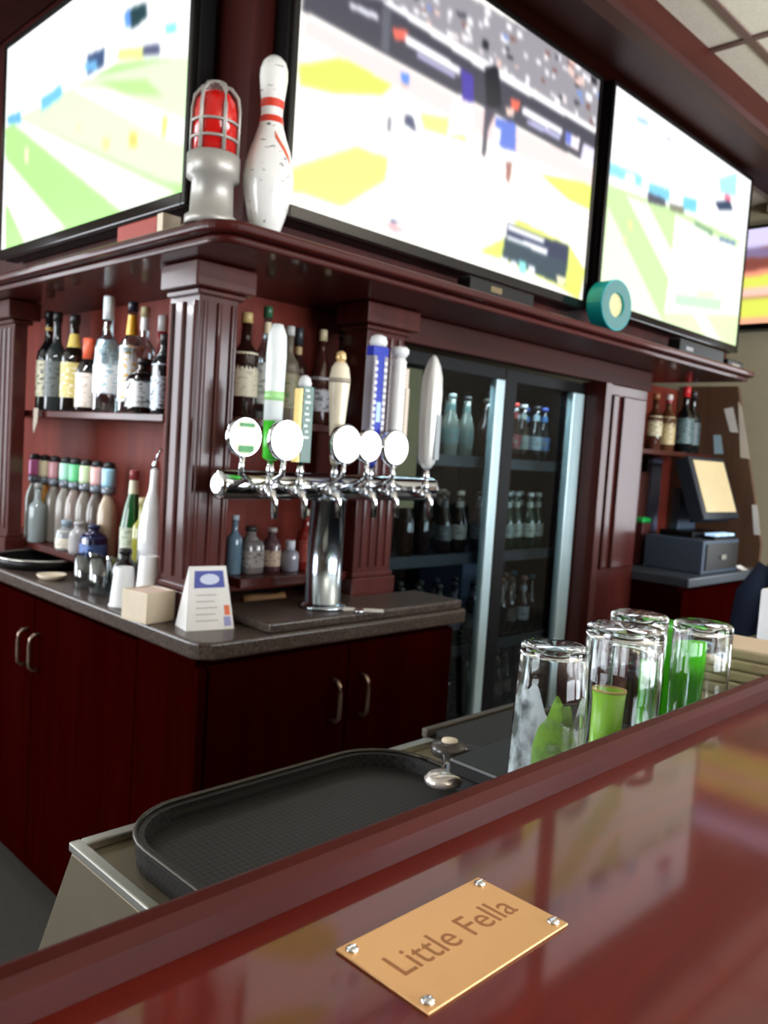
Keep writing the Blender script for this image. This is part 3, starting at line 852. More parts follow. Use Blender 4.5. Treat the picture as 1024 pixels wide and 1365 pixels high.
((235,235,240),[(0.453,0.132),(0.469,0.129),(0.471,0.156),(0.454,0.159)]),
((215,205,210),[(0.412,0.185),(0.432,0.182),(0.434,0.204),(0.414,0.207)]),
((90,88,100),[(1.004,-0.003),(1.028,-0.007),(1.03,0.007),(1.005,0.012)]),
((215,205,210),[(0.783,0.182),(0.806,0.179),(0.808,0.193),(0.784,0.196)]),
((90,88,100),[(0.792,0.022),(0.808,0.019),(0.809,0.033),(0.793,0.036)]),
((250,250,252),[(0.394,0.192),(0.411,0.19),(0.412,0.215),(0.396,0.217)]),
((240,240,245),[(0.447,0.17),(0.467,0.167),(0.468,0.184),(0.448,0.187)]),
((175,170,175),[(0.33,0.049),(0.345,0.046),(0.346,0.073),(0.331,0.076)]),
((225,185,175),[(0.28,0.087),(0.289,0.086),(0.29,0.104),(0.281,0.105)]),
((225,185,175),[(0.898,0.041),(0.927,0.036),(0.93,0.067),(0.9,0.072)]),
((215,205,210),[(0.157,0.28),(0.174,0.278),(0.175,0.289),(0.157,0.291)]),
((175,170,175),[(0.003,0.157),(0.014,0.155),(0.014,0.166),(0.004,0.167)]),
((90,88,100),[(0.436,0.096),(0.453,0.093),(0.454,0.114),(0.437,0.116)]),
((215,205,210),[(0.466,0.158),(0.477,0.156),(0.479,0.185),(0.468,0.187)]),
((175,170,175),[(0.882,0.2),(0.899,0.198),(0.901,0.219),(0.883,0.22)]),
((215,205,210),[(0.214,0.197),(0.228,0.195),(0.229,0.216),(0.215,0.217)]),
((240,240,245),[(0.513,0.026),(0.533,0.022),(0.534,0.044),(0.514,0.048)]),
((235,235,240),[(0.34,0.099),(0.36,0.095),(0.361,0.109),(0.341,0.112)]),
((40,40,48),[(0.285,0.129),(0.298,0.127),(0.299,0.154),(0.286,0.156)]),
((78,76,90),[(0.008,0.326),(0.191,0.231),(0.394,0.234),(1.019,0.228),(1.012,0.385),(0.003,0.398)]),
((245,245,248),[(0.191,0.231),(0.235,0.21),(1.018,0.214),(1.015,0.237),(0.506,0.256)]),
((110,112,125),[(0.201,0.246),(0.228,0.242),(0.227,0.385),(0.207,0.387)]),
((210,210,225),[(0.117,0.291),(0.194,0.278),(0.191,0.301),(0.118,0.311)]),
((235,70,50),[(0.231,0.295),(0.277,0.274),(0.274,0.309),(0.242,0.331)]),
((245,245,250),[(0.273,0.288),(0.447,0.294),(0.443,0.326),(0.27,0.323)]),
((170,165,215),[(0.309,0.331),(0.432,0.326),(0.428,0.347),(0.305,0.348)]),
((235,70,45),[(0.629,0.299),(0.667,0.289),(0.66,0.332),(0.632,0.336)]),
((240,240,248),[(0.674,0.304),(0.847,0.301),(0.846,0.329),(0.677,0.336)]),
((165,165,215),[(0.697,0.344),(0.842,0.331),(0.837,0.355),(0.698,0.363)]),
((240,225,235),[(0.861,0.3),(0.929,0.298),(0.926,0.354),(0.863,0.354)]),
((70,90,200),[(0.861,0.3),(0.888,0.298),(0.889,0.348),(0.863,0.352)]),
((215,210,240),[(0.946,0.31),(1.005,0.304),(1.0,0.384),(0.937,0.387)]),
((86,70,190),[(0.447,0.294),(0.491,0.295),(0.498,0.395),(0.459,0.405)]),
((240,225,240),[(0.428,0.424),(0.493,0.404),(0.506,0.513),(0.496,0.629),(0.478,0.528),(0.415,0.562)]),
((30,30,40),[(0.526,0.243),(0.573,0.201),(0.598,0.349),(0.573,0.376),(0.543,0.381)]),
((95,88,105),[(0.538,0.384),(0.584,0.363),(0.555,0.461),(0.551,0.576),(0.539,0.57)]),
((215,180,170),[(0.565,0.181),(0.586,0.18),(0.585,0.208),(0.564,0.213)]),
((60,90,200),[(0.577,0.405),(0.654,0.381),(0.662,0.493),(0.607,0.509),(0.58,0.473)]),
((245,245,250),[(0.578,0.442),(0.602,0.436),(0.599,0.488),(0.578,0.486)]),
((245,250,252),[(0.589,0.519),(0.663,0.5),(0.649,0.565),(0.593,0.58)]),
((190,130,120),[(0.628,0.55),(0.653,0.544),(0.647,0.631),(0.634,0.625)]),
((225,190,175),[(0.613,0.34),(0.647,0.333),(0.644,0.367),(0.616,0.374)]),
((50,110,215),[(0.264,0.426),(0.289,0.416),(0.289,0.456),(0.268,0.461)]),
((225,175,160),[(0.27,0.459),(0.287,0.454),(0.286,0.469),(0.272,0.473)]),
((90,95,130),[(0.283,0.56),(0.307,0.552),(0.322,0.601),(0.285,0.593)]),
((130,130,150),[(0.236,0.593),(0.245,0.59),(0.245,0.643),(0.238,0.641)]),
((230,160,165),[(0.243,0.963),(0.266,0.947),(0.31,0.958),(0.278,0.983)]),
((70,85,150),[(0.261,0.938),(0.289,0.935),(0.29,0.943),(0.261,0.947)]),
((40,52,92),[(0.652,0.786),(0.917,0.784),(0.916,0.864),(0.65,0.847)]),
((48,75,92),[(0.646,0.848),(0.916,0.857),(0.914,0.966),(0.64,0.936)]),
((245,245,250),[(0.652,0.793),(0.807,0.791),(0.805,0.813),(0.654,0.815)]),
((245,245,250),[(0.655,0.835),(0.825,0.833),(0.822,0.858),(0.654,0.854)]),
((235,240,248),[(0.634,0.931),(0.662,0.928),(0.662,0.968),(0.637,0.963)]),
((235,240,248),[(0.675,0.93),(0.701,0.93),(0.699,0.968),(0.675,0.966)]),
((120,225,225),[(0.707,0.922),(0.738,0.92),(0.738,0.968),(0.711,0.967)]),
((240,240,250),[(0.748,0.926),(0.776,0.928),(0.775,0.967),(0.748,0.965)]),
((245,230,180),[(0.869,0.923),(0.914,0.925),(0.911,0.967),(0.879,0.963)]),
]
TV_RIGHT=[
((252,252,255),[(-0.128,-0.302),(1.206,-1.209),(1.606,1.135),(-0.036,1.414)]),
((178,222,135),[(0.001,0.456),(0.424,0.399),(1.091,0.365),(1.053,1.006),(-0.011,1.042)]),
((222,245,205),[(0.011,0.555),(0.419,1.012),(0.003,1.025)]),
((226,248,215),[(0.106,0.463),(0.242,0.446),(0.853,1.017),(0.668,1.012)]),
((238,250,225),[(0.428,0.427),(0.918,0.427),(1.067,0.205),(1.05,0.802),(0.412,0.955),(0.429,0.6)]),
((200,228,160),[(0.412,0.955),(1.012,0.812),(1.013,0.998),(0.422,1.041)]),
((225,248,215),[(0.61,0.903),(0.717,0.874),(0.877,1.012),(0.734,1.004)]),
((252,253,255),[(-0.002,0.355),(0.754,0.297),(1.04,0.032),(1.01,-0.168),(0.052,-0.044)]),
((110,205,240),[(-0.002,0.355),(0.194,0.331),(0.196,0.384),(0.001,0.411)]),
((245,250,255),[(0.095,0.356),(0.152,0.347),(0.154,0.392),(0.095,0.395)]),
((90,190,235),[(0.239,0.344),(0.376,0.32),(0.379,0.382),(0.24,0.399)]),
((80,190,235),[(0.474,0.314),(0.575,0.29),(0.575,0.36),(0.478,0.378)]),
((150,215,235),[(0.728,0.106),(0.87,0.01),(0.877,0.143),(0.749,0.174)]),
((60,80,110),[(0.712,0.244),(0.834,0.185),(0.864,0.228),(0.751,0.274)]),
((90,90,110),[(0.236,0.394),(0.354,0.379),(0.358,0.415),(0.241,0.44)]),
((150,150,130),[(0.384,0.387),(0.49,0.365),(0.485,0.404),(0.388,0.421)]),
((215,90,120),[(0.783,0.167),(0.842,0.158),(0.835,0.193),(0.787,0.197)]),
((240,190,195),[(0.065,0.072),(0.137,0.052),(0.131,0.069),(0.066,0.084)]),
((150,190,225),[(0.131,0.069),(0.207,0.055),(0.202,0.087),(0.133,0.094)]),
((240,190,195),[(0.208,0.068),(0.253,0.065),(0.252,0.086),(0.211,0.087)]),
((190,190,200),[(0.317,0.067),(0.364,0.057),(0.358,0.088),(0.32,0.093)]),
((150,190,150),[(0.568,0.401),(0.722,0.402),(0.716,0.436),(0.572,0.429)]),
((120,150,190),[(0.771,0.416),(0.913,0.396),(0.916,0.419),(0.774,0.438)]),
((170,205,175),[(0.477,0.834),(0.842,0.76),(0.839,0.825),(0.484,0.892)]),
((235,240,160),[(0.637,0.772),(0.768,0.741),(0.771,0.764),(0.64,0.794)]),
((220,225,130),[(0.131,0.572),(0.159,0.568),(0.159,0.615),(0.136,0.617)]),
((225,220,150),[(0.113,0.659),(0.135,0.654),(0.131,0.7),(0.114,0.701)]),
]

# ------------------------------------------------------------------ televisions
def paint(polys, nu, nv, base=(255, 255, 255), blur=1):
    img = np.ones((nv, nu, 3)) * np.array(base, float)
    U, V = np.meshgrid((np.arange(nu)) / (nu - 1), (np.arange(nv)) / (nv - 1))
    for col, pts in polys:
        col = tuple(c + (255 - c) * 0.2 for c in col) if max(col) > 190 else tuple(c * 0.85 for c in col)
        ins = np.zeros(U.shape, bool)
        n = len(pts)
        for i in range(n):
            x0, y0 = pts[i]; x1, y1 = pts[(i + 1) % n]
            if abs(y1 - y0) < 1e-9: continue
            c = ((y0 > V) != (y1 > V)) & (U < (x1 - x0) * (V - y0) / (y1 - y0) + x0)
            ins ^= c
        img[ins] = col
    for _ in range(blur):
        p = np.pad(img, ((1, 1), (1, 1), (0, 0)), 'edge')
        img = (p[1:-1, 1:-1] * 2 + p[:-2, 1:-1] + p[2:, 1:-1] + p[1:-1, :-2] + p[1:-1, 2:]) / 6
    lin = np.where(img / 255 <= 0.04045, img / 255 / 12.92, ((img / 255 + 0.055) / 1.055) ** 2.4)
    return lin
def screen_mesh(name, lin, w, h, parent):
    nv, nu = lin.shape[:2]
    us, vs = np.meshgrid(np.arange(nu) / (nu - 1), np.arange(nv) / (nv - 1))
    co = np.stack([(us - 0.5) * w, np.full_like(us, -0.0012), (1 - vs) * h], -1).reshape(-1, 3)
    idx = np.arange(nu * nv).reshape(nv, nu)
    f = np.stack([idx[:-1, :-1], idx[1:, :-1], idx[1:, 1:], idx[:-1, 1:]], -1).reshape(-1, 4)
    me = bpy.data.meshes.new(name)
    me.from_pydata(co.tolist(), [], f.tolist())
    at = me.color_attributes.new('picture', 'FLOAT_COLOR', 'POINT')
    at.data.foreach_set('color', np.concatenate([lin.reshape(-1, 3), np.ones((nu * nv, 1))], 1).astype(np.float32).ravel())
    me.materials.append(SCREEN)
    o = bpy.data.objects.new(name, me)
    COL.objects.link(o)
    o.parent = parent
    return o
def television(label, loc, rz, w, h, polys, base, dep=0.07, bez=0.016, foot=0.03, nu=240):
    # origin: bottom centre of the picture; the picture faces local -y
    t = thing('television', label, 'television', loc, rz, 'televisions above the back bar')
    B().box(-w / 2 - bez, w / 2 + bez, 0.012, dep, -foot, h + bez).build('back_shell', BLACK, t, 0.006)
    b = B()
    b.box(-w / 2 - bez, -w / 2, -0.006, 0.0115, -foot, h + bez).box(w / 2, w / 2 + bez, -0.006, 0.0115, -foot, h + bez)
    b.box(-w / 2, w / 2, -0.006, 0.0115, h, h + bez).box(-w / 2, w / 2, -0.006, 0.0115, -foot, 0)
    b.build('bezel', BLACK_GLOSS, t, 0.003)
    B().box(-w / 2, w / 2, 0, 0.011, 0.0, h).build('panel_glass', BLACK_GLOSS, t)
    screen_mesh('screen', paint(polys, nu, int(nu * h / w), base, 5), w, h, t)
    return t
television('large middle television showing a baseball pitcher and batter, above the cooler', (1.8175, 1.55, 1.92), 0, 1.245, 0.71, TV_MAIN, (255, 253, 244), nu=320)
television('television showing a striped green football pitch, right of the baseball screen', (3.12, 1.55, 1.94), 0, 1.16, 0.71, TV_RIGHT, (252, 252, 255))
television('left television showing a bright green football pitch, beside the red beacon', (1.05, 2.3125, 1.944), -PI / 2, 1.10, 0.633, TV_LEFT, (252, 252, 255), dep=0.06)
far = [((196, 186, 232), [(0, 0), (1, 0), (1, .2), (0, .2)]), ((150, 130, 170), [(0, .2), (1, .22), (1, .34), (0, .3)]),
       ((225, 120, 90), [(0, .44), (1, .4), (1, .5), (0, .5)]), ((205, 215, 50), [(0, .5), (1, .46), (1, .62), (0, .62)]), ((240, 180, 160), [(0, .62), (1, .62), (1, .73), (0, .72)]),
       ((205, 215, 50), [(0, .73), (1, .72), (1, .93), (0, .93)]), ((235, 150, 110), [(0, .93), (1, .93), (1, 1.01), (0, 1.01)])]
television('far right television with yellow green picture on the beige wall', (4.18, 1.485, 2.12), -PI / 2, 0.52, 0.46, far, (130, 70, 60), nu=80)

# ------------------------------------------------------------------ things on the ledge
LZ = 1.8255
t = thing('warning_beacon', 'red caged warning beacon with grey metal base on the ledge corner', 'beacon', (1.005, 1.57, LZ))
GREY = plain('cast_grey_metal', (176, 172, 164), 0.4, 0.35)
B().lathe([(0.056, 0), (0.056, 0.018), (0.046, 0.026), (0.044, 0.095), (0.056, 0.10), (0.056, 0.146), (0.05, 0.15)], 28).build('base', GREY, t)
B().lathe([(0.0445, 0.1502), (0.0445, 0.235), (0.041, 0.258), (0.03, 0.275), (0.008, 0.282)], 28).build('red_lens', plain('red_lens', (206, 26, 22), 0.15, 0, 0.4), t)
cg = B()
for i in range(6):
    a = i * PI / 3 + 0.35
    ca, sa = math.cos(a), math.sin(a)
    cg.tube([(0.0485 * ca, 0.0485 * sa, 0.1502), (0.0485 * ca, 0.0485 * sa, 0.245), (0.045 * ca, 0.045 * sa, 0.27), (0.03 * ca, 0.03 * sa, 0.289), (0.004 * ca, 0.004 * sa, 0.296)], 0.0042, 8)
for z in (0.178, 0.212):
    cg.tube([(0.0485 * math.cos(2 * PI * i / 28), 0.0485 * math.sin(2 * PI * i / 28), z) for i in range(29)], 0.0032, 6)
cg.lathe([(0.02, 0.29), (0.02, 0.298), (0.006, 0.302)], 16)
cg.build('wire_cage', GREY, t)

t = thing('bowling_pin', 'white bowling pin with two red neck stripes on the ledge', 'bowling pin', (1.113, 1.52, LZ))
pin = [(0.0, 0.0), (0.026, 0.0), (0.03, 0.006), (0.041, 0.04), (0.05, 0.078), (0.055, 0.105), (0.0556, 0.12), (0.053, 0.145), (0.045, 0.178), (0.034, 0.208), (0.0265, 0.232), (0.0235, 0.255), (0.0245, 0.28), (0.028, 0.31), (0.0305, 0.332), (0.03, 0.35), (0.025, 0.366), (0.015, 0.377), (0.0, 0.381)]
def pr(h):
    for (r0, h0), (r1, h1) in zip(pin, pin[1:]):
        if h0 <= h <= h1: return r0 + (r1 - r0) * (h - h0) / (h1 - h0)
def pin_mat():
    m, nt, p = new_mat('scuffed_white_pin')
    tc = nt.nodes.new('ShaderNodeTexCoord')
    mp = nt.nodes.new('ShaderNodeMapping'); mp.inputs['Scale'].default_value = (1, 1, 2.4); mp.inputs['Rotation'].default_value = (0.3, 0.2, 0)
    n = nt.nodes.new('ShaderNodeTexNoise'); n.inputs['Scale'].default_value = 42; n.inputs['Detail'].default_value = 5; n.inputs['Distortion'].default_value = 0.8
    nt.links.new(tc.outputs['Object'], mp.inputs[0]); nt.links.new(mp.outputs[0], n.inputs['Vector'])
    r = nt.nodes.new('ShaderNodeValToRGB')
    r.color_ramp.elements[0].position = 0.30; r.color_ramp.elements[0].color = srgb(70, 62, 60)
    r.color_ramp.elements[1].position = 0.36; r.color_ramp.elements[1].color = srgb(240, 238, 232)
    nt.links.new(n.outputs['Fac'], r.inputs[0]); nt.links.new(r.outputs[0], p.inputs['Base Color'])
    p.inputs['Roughness'].default_value = 0.22; p.inputs['Coat Weight'].default_value = 0.5
    return m
B().lathe(pin, 32, close=False).build('pin_body', pin_mat(), t)
RED = plain('pin_red', (214, 58, 34), 0.3)
for a, c in ((0.236, 0.250), (0.268, 0.285)):
    B().lathe([(pr(a) + 0.0004, a), (pr((a + c) / 2) + 0.0007, (a + c) / 2), (pr(c) + 0.0004, c)], 32, close=False).build('stripe', RED, t)
cr = B()
pts = []
for i in range(9):
    s = i / 8
    hh = 0.215 - 0.05 * s
    an = -PI * 0.62 + 0.75 * s
    for dd in (0.0, 0.016):
        r = pr(hh - dd) + 0.0007
        pts.append((r * math.cos(an), r * math.sin(an), hh - dd))
cr.add(pts, [(2 * i, 2 * i + 1, 2 * i + 3, 2 * i + 2) for i in range(8)], 0, True)
cr.build('crown_mark', plain('pin_orange', (222, 98, 64), 0.4), t)['label'] = 'faded orange slanted mark'

t = thing('tape_roll', 'teal roll of tape standing on edge between the two right televisions', 'tape roll', (2.515, 1.49, LZ + 0.084), math.radians(-6))
TEAL = plain('teal_tape', (10, 176, 186), 0.4)
B().lathe([(0.04, -0.03), (0.083, -0.03), (0.083, 0.03), (0.04, 0.03), (0.04, -0.03)], 32, axis='y', close=False, smooth=False).build('tape', TEAL, t)
B().lathe([(0.0, -0.022), (0.0395, -0.022), (0.0395, 0.022), (0.0, 0.022)], 28, axis='y', close=False, smooth=False).build('core', plain('pale_core', (206, 200, 150), 0.6), t)
B().lathe([(0.041, -0.0312), (0.080, -0.0312)], 32, axis='y', close=False, smooth=False).build('side_label', plain('grey_teal_side', (78, 128, 128), 0.5), t)

def box_thing(name, label, cat, x0, x1, y0, y1, z0, z1, mat, bevel=0.004, group=None):
    t = thing(name, label, cat, ((x0 + x1) / 2, (y0 + y1) / 2, z0), 0, group)
    rel(B().box(x0, x1, y0, y1, z0, z1), 'case', mat, t, bevel)
    return t
t = box_thing('set_top_box', 'flat black set top box under the baseball television', 'set top box', 1.78, 2.08, 1.485, 1.535, LZ, LZ + 0.042, BLACK, 0.004, 'set top boxes on the ledge')
rel(B().box(1.87, 1.92, 1.4838, 1.4848, LZ + 0.014, LZ + 0.03), 'display', plain('box_display', (120, 104, 70), 0.3), t)
t = box_thing('set_top_box', 'black set top box below the striped pitch television at the right ledge end', 'set top box', 3.05, 3.45, 1.488, 1.54, LZ, LZ + 0.055, BLACK, 0.004, 'set top boxes on the ledge')
rel(B().box(3.10, 3.16, 1.4868, 1.4878, LZ + 0.016, LZ + 0.03), 'display', plain('box_display_grey', (120, 120, 120), 0.3), t)
t = box_thing('router', 'small dark router beside the set top box at the right ledge tip', 'router', 3.50, 3.66, 1.49, 1.56, LZ, LZ + 0.035, BLACK, 0.006)
rel(B().box(3.54, 3.62, 1.4888, 1.4898, LZ + 0.01, LZ + 0.02), 'front_strip', plain('grey_strip', (130, 122, 100), 0.4), t)
t = box_thing('small_carton', 'small red and cream carton on the ledge in front of the left television', 'carton', 0.985, 1.03, 1.76, 1.95, LZ, LZ + 0.05, plain('red_carton', (168, 58, 42), 0.6))
rel(B().box(0.985, 1.031, 1.735, 1.7595, LZ, LZ + 0.052), 'end_flap', CREAM, t)
t = box_thing('ceiling_vent', 'small cream fixture on the right wall above the far television', 'fixture', 4.18, 4.2495, 1.25, 1.66, 2.655, 2.70, CREAM)

# ------------------------------------------------------------------ bottles
PROF = {
    'wine': [(0.93, 0), (1, 0.02), (1, 0.56), (0.93, 0.62), (0.62, 0.68), (0.40, 0.73), (0.35, 0.78), (0.34, 0.97), (0.37, 0.975), (0.36, 1.0)],
    'spirit': [(0.94, 0), (1, 0.02), (1, 0.60), (0.92, 0.66), (0.60, 0.71), (0.42, 0.75), (0.39, 0.80), (0.38, 1.0)],
    'long': [(0.86, 0), (0.92, 0.02), (1, 0.30), (1, 0.52), (0.80, 0.62), (0.52, 0.72), (0.42, 0.80), (0.40, 1.0)],
    'squat': [(0.9, 0), (1, 0.04), (1, 0.62), (0.85, 0.74), (0.55, 0.82), (0.45, 0.86), (0.45, 1.0)],
    'taper': [(0.95, 0), (1, 0.03), (0.98, 0.46), (0.72, 0.66), (0.42, 0.80), (0.36, 0.86), (0.34, 1.0)],
}
def ink_mat(paper, ink, scale):
    key = ('ink', paper, ink, scale)
    if key in _cache: return _cache[key]
    m, nt, p = new_mat('printed_label')
    tc = nt.nodes.new('ShaderNodeTexCoord')
    mp = nt.nodes.new('ShaderNodeMapping'); mp.inputs['Scale'].default_value = (1, 1, 2.2)
    n = nt.nodes.new('ShaderNodeTexNoise'); n.inputs['Scale'].default_value = scale; n.inputs['Detail'].default_value = 2
    nt.links.new(tc.outputs['Object'], mp.inputs[0]); nt.links.new(mp.outputs[0], n.inputs['Vector'])
    r = nt.nodes.new('ShaderNodeValToRGB')
    r.color_ramp.elements[0].position = 0.54; r.color_ramp.elements[0].color = srgb(*paper)
    r.color_ramp.elements[1].position = 0.64; r.color_ramp.elements[1].color = srgb(*ink)
    nt.links.new(n.outputs['Fac'], r.inputs[0]); nt.links.new(r.outputs[0], p.inputs['Base Color'])
    p.inputs['Roughness'].default_value = 0.45
    _cache[key] = m
    return m
def bottle(label, loc, h, r, kind, body, cap=None, lab=None, ink=(90, 80, 76), lz=(0.14, 0.50), neck=None, sq=0.0, group=None, pourer=False, rz=0.0, cat='bottle', nz=(0.76, 0.86), name='liquor_bottle', caph=0.10, seg=20):
    t = thing(name, label, cat, loc, rz, group)
    top = h * (1 - caph * 0.5) if cap else h
    P = [(a * r, b * top) for a, b in PROF[kind]]
    def rad(z):
        for (r0, h0), (r1, h1) in zip(P, P[1:]):
            if h0 <= z <= h1: return r0 + (r1 - r0) * (z - h0) / max(1e-6, h1 - h0)
        return P[-1][0]
    bm_ = body if not isinstance(body, tuple) else bottle_glass(body)
    # section squares only over the body
    b = B()
    if sq:
        cut = [p for p in P if p[0] > 0.7 * r]
        rest = [cut[-1]] + [p for p in P if p[0] <= 0.7 * r]
        b.lathe(cut, seg + 8, sq=sq)
        b.lathe(rest, seg)
    else:
        b.lathe(P, seg)
    b.build('glass_body', bm_, t)
    if lab:
        z0, z1 = lz[0] * h, lz[1] * h
        b = B(); b.lathe([(rad(z0) + 0.0006, z0), (rad((z0 + z1) / 2) + 0.0006, (z0 + z1) / 2), (rad(z1) + 0.0006, z1)], seg + 8, sq=sq, close=False)
        b.build('label', ink_mat(lab, ink, 60 + 20 * (r < 0.03)), t)
    if neck:
        z0, z1 = nz[0] * h, nz[1] * h
        B().lathe([(rad(z0) + 0.0006, z0), (rad(z1) + 0.0006, z1)], seg, close=False).build('neck_label', plain('neck_label_%02x%02x%02x' % neck, neck, 0.4), t)
    if cap:
        rc_ = P[-1][0] + 0.0018
        B().lathe([(rc_, h * (1 - caph)), (rc_, h * 0.99), (rc_ * 0.85, h)], seg).build('cap', plain('cap_%02x%02x%02x' % cap, cap, 0.35), t)
    if pourer:
        b = B().lathe([(P[-1][0] * 0.8, h + 0.0003), (P[-1][0] * 0.75, h + 0.02), (0.004, h + 0.025)], 12)
        b.tube([(0, 0, h + 0.02), (0.003, -0.004, h + 0.04), (0.008, -0.012, h + 0.055)], 0.0035, 8)
        b.build('pourer', CHROME, t)
    return t
SH = 1.4345
G = 'tall bottles on the upper shelf of the left niche'
bottle('dark wine bottle with gold neck band, leftmost on the upper left shelf', (1.17, 2.755, SH), 0.326, 0.036, 'wine', (16, 16, 18), (20, 18, 18), (214, 210, 180), (40, 50, 50), neck=(206, 176, 92), group=G, nz=(0.80, 0.84))
bottle('smoky grey bottle second from left on the upper left shelf, above the hanging tag', (1.16, 2.668, SH), 0.315, 0.035, 'wine', (46, 52, 54), (28, 28, 30), (92, 98, 98), (60, 66, 66), group=G)
bottle('dark bottle with yellow neck label and yellow label on the upper left shelf', (1.17, 2.565, SH), 0.302, 0.038, 'wine', (22, 18, 14), (26, 24, 24), (206, 190, 112), (236, 232, 220), neck=(216, 190, 88), group=G, nz=(0.66, 0.80))
bottle('dark bottle with orange cap and white label on the upper left shelf', (1.165, 2.452, SH), 0.222, 0.036, 'squat', (24, 18, 18), (214, 92, 60), (226, 214, 202), (190, 170, 156), group=G, lz=(0.06, 0.52), caph=0.3)
bottle('tall clear bottle with long white cap, tallest on the upper left shelf', (1.155, 2.315, SH), 0.335, 0.037, 'spirit', BOTTLE_CLEAR, (226, 234, 238), (244, 248, 250), (170, 206, 220), group=G, lz=(0.16, 0.62), caph=0.20)
bottle('clear bottle with broad yellow neck band on the upper left shelf', (1.165, 2.19, SH), 0.310, 0.033, 'spirit', BOTTLE_CLEAR, (40, 44, 60), (238, 240, 240), (230, 180, 70), neck=(232, 172, 40), group=G, lz=(0.1, 0.6), nz=(0.70, 0.88), caph=0.08)
bottle('clear bottle with beige cap behind the boxed black label on the upper left shelf', (1.232, 2.243, SH), 0.312, 0.032, 'spirit', BOTTLE_CLEAR, (190, 182, 140), (236, 240, 242), (120, 170, 200), neck=(226, 228, 230), group=G, nz=(0.78, 0.90))
bottle('red bottle with white cap on the upper left shelf', (1.25, 2.172, SH), 0.285, 0.033, 'long', (150, 20, 24), (238, 238, 236), None, group=G, caph=0.16)
bottle('squat dark bottle with white boxed label in front of the red bottle', (1.14, 2.068, SH), 0.145, 0.039, 'squat', (20, 14, 14), (26, 20, 20), (226, 230, 228), (50, 50, 52), group=G, sq=0.6, lz=(0.10, 0.56))
bottle('narrow dark bottle with white lettering, rightmost on the upper left shelf', (1.15, 1.982, SH), 0.208, 0.028, 'squat', (34, 40, 44), (44, 40, 42), (200, 210, 224), (40, 44, 50), group=G, lz=(0.06, 0.62), sq=0.5, caph=0.12)
t = thing('hanging_tag', 'crumpled grey tag hanging over the edge of the upper left shelf', 'tag', (1.113, 2.70, 1.395))
b = B()
b.add([(0.0, 0.018, 0.045), (0.0, -0.015, 0.045), (-0.004, -0.02, 0.0), (-0.003, 0.012, -0.012), (-0.006, 0.0, -0.036), (0.002, 0.018, 0.045), (0.002, -0.015, 0.045), (-0.002, -0.02, 0.0), (-0.001, 0.012, -0.012), (-0.004, 0.0, -0.036)],
      [(0, 1, 2, 3), (3, 2, 4), (5, 8, 7, 6), (8, 9, 7), (0, 5, 6, 1), (1, 6, 7, 2), (2, 7, 9, 4), (4, 9, 8, 3), (3, 8, 5, 0)])
b.build('tag_sheet', plain('grey_tag', (170, 158, 142), 0.8), t)

# row of eight pourer bottles on the lower shelf of the left niche
G = 'row of pourer bottles on the lower left shelf'
caps = [((222, 120, 180), 'pink'), ((238, 226, 190), 'cream'), ((206, 150, 158), 'dusty rose'), ((190, 246, 226), 'mint'), ((120, 226, 160), 'green'), ((214, 244, 196), 'pale lime'), ((244, 190, 186), 'salmon'), ((170, 222, 246), 'sky blue')]
bodies = [(150, 150, 140), (164, 112, 44), (132, 126, 116), (140, 134, 126), (146, 130, 124), (128, 122, 112), (96, 86, 80), (186, 164, 140)]
ys = [2.90, 2.82, 2.74, 2.655, 2.585, 2.51, 2.435, 2.36]
order = ['leftmost', 'second from left', 'third from left', 'fourth from left', 'fifth from left', 'sixth from left', 'seventh from left', 'rightmost']
for i in range(8):
    c, cn = caps[i]
    tt = thing('pourer_bottle', '%s collared pourer bottle, %s of the row on the lower left shelf' % (cn, order[i]), 'bottle', (1.20, ys[i], 1.0005), 0, G)
    B().lathe([(0.027, 0), (0.03, 0.006), (0.03, 0.13), (0.026, 0.155), (0.016, 0.178), (0.0135, 0.19)], 18).build('bottle_body', plain('pourer_body_%d' % i, bodies[i], 0.2, coat=0.3), tt)
    B().lathe([(0.0195, 0.1902), (0.0205, 0.196), (0.0205, 0.212)], 16, close=True).build('steel_ring', plain('pourer_grey', (118, 126, 136), 0.3, 0.3), tt)
    B().lathe([(0.0208, 0.2122), (0.0215, 0.22), (0.0215, 0.262), (0.019, 0.268)], 16).build('colour_collar', plain('pourer_collar_%d' % i, c, 0.25), tt)
    B().lathe([(0.018, 0.2682), (0.016, 0.283), (0.006, 0.288)], 14).build('dark_top', plain('pourer_top', (40, 40, 44), 0.4), tt)

G = 'small bottles in front of the pourer row'
LS = 1.0005
bottle('green bottle with cream neck label beside the pourer row', (1.165, 2.142, LS), 0.275, 0.034, 'taper', (12, 84, 36), (150, 60, 66), (206, 210, 190), (150, 168, 150), neck=(230, 226, 196), group=G, lz=(0.08, 0.42), nz=(0.76, 0.92))
bottle('short yellow green bottle between the green and the white bottle', (1.15, 2.06, LS), 0.205, 0.027, 'spirit', (150, 148, 60), (196, 186, 140), None, group=G)
bottle('tall opaque white bottle with slanting shoulder and grey pour spout', (1.14, 1.985, LS), 0.285, 0.039, 'taper', (244, 248, 250), None, None, group=G, pourer=True)
bottle('small jar with round cream label at the front of the lower left shelf', (1.152, 2.530, LS), 0.095, 0.032, 'squat', (150, 156, 160), (150, 170, 184), (238, 230, 212), (200, 190, 172), group=G, lz=(0.08, 0.66), caph=0.2)
bottle('small grey jar right of the cream labelled jar', (1.152, 2.445, LS), 0.098, 0.029, 'squat', (170, 168, 172), (190, 190, 194), (176, 172, 172), (150, 146, 148), group=G, lz=(0.1, 0.6))
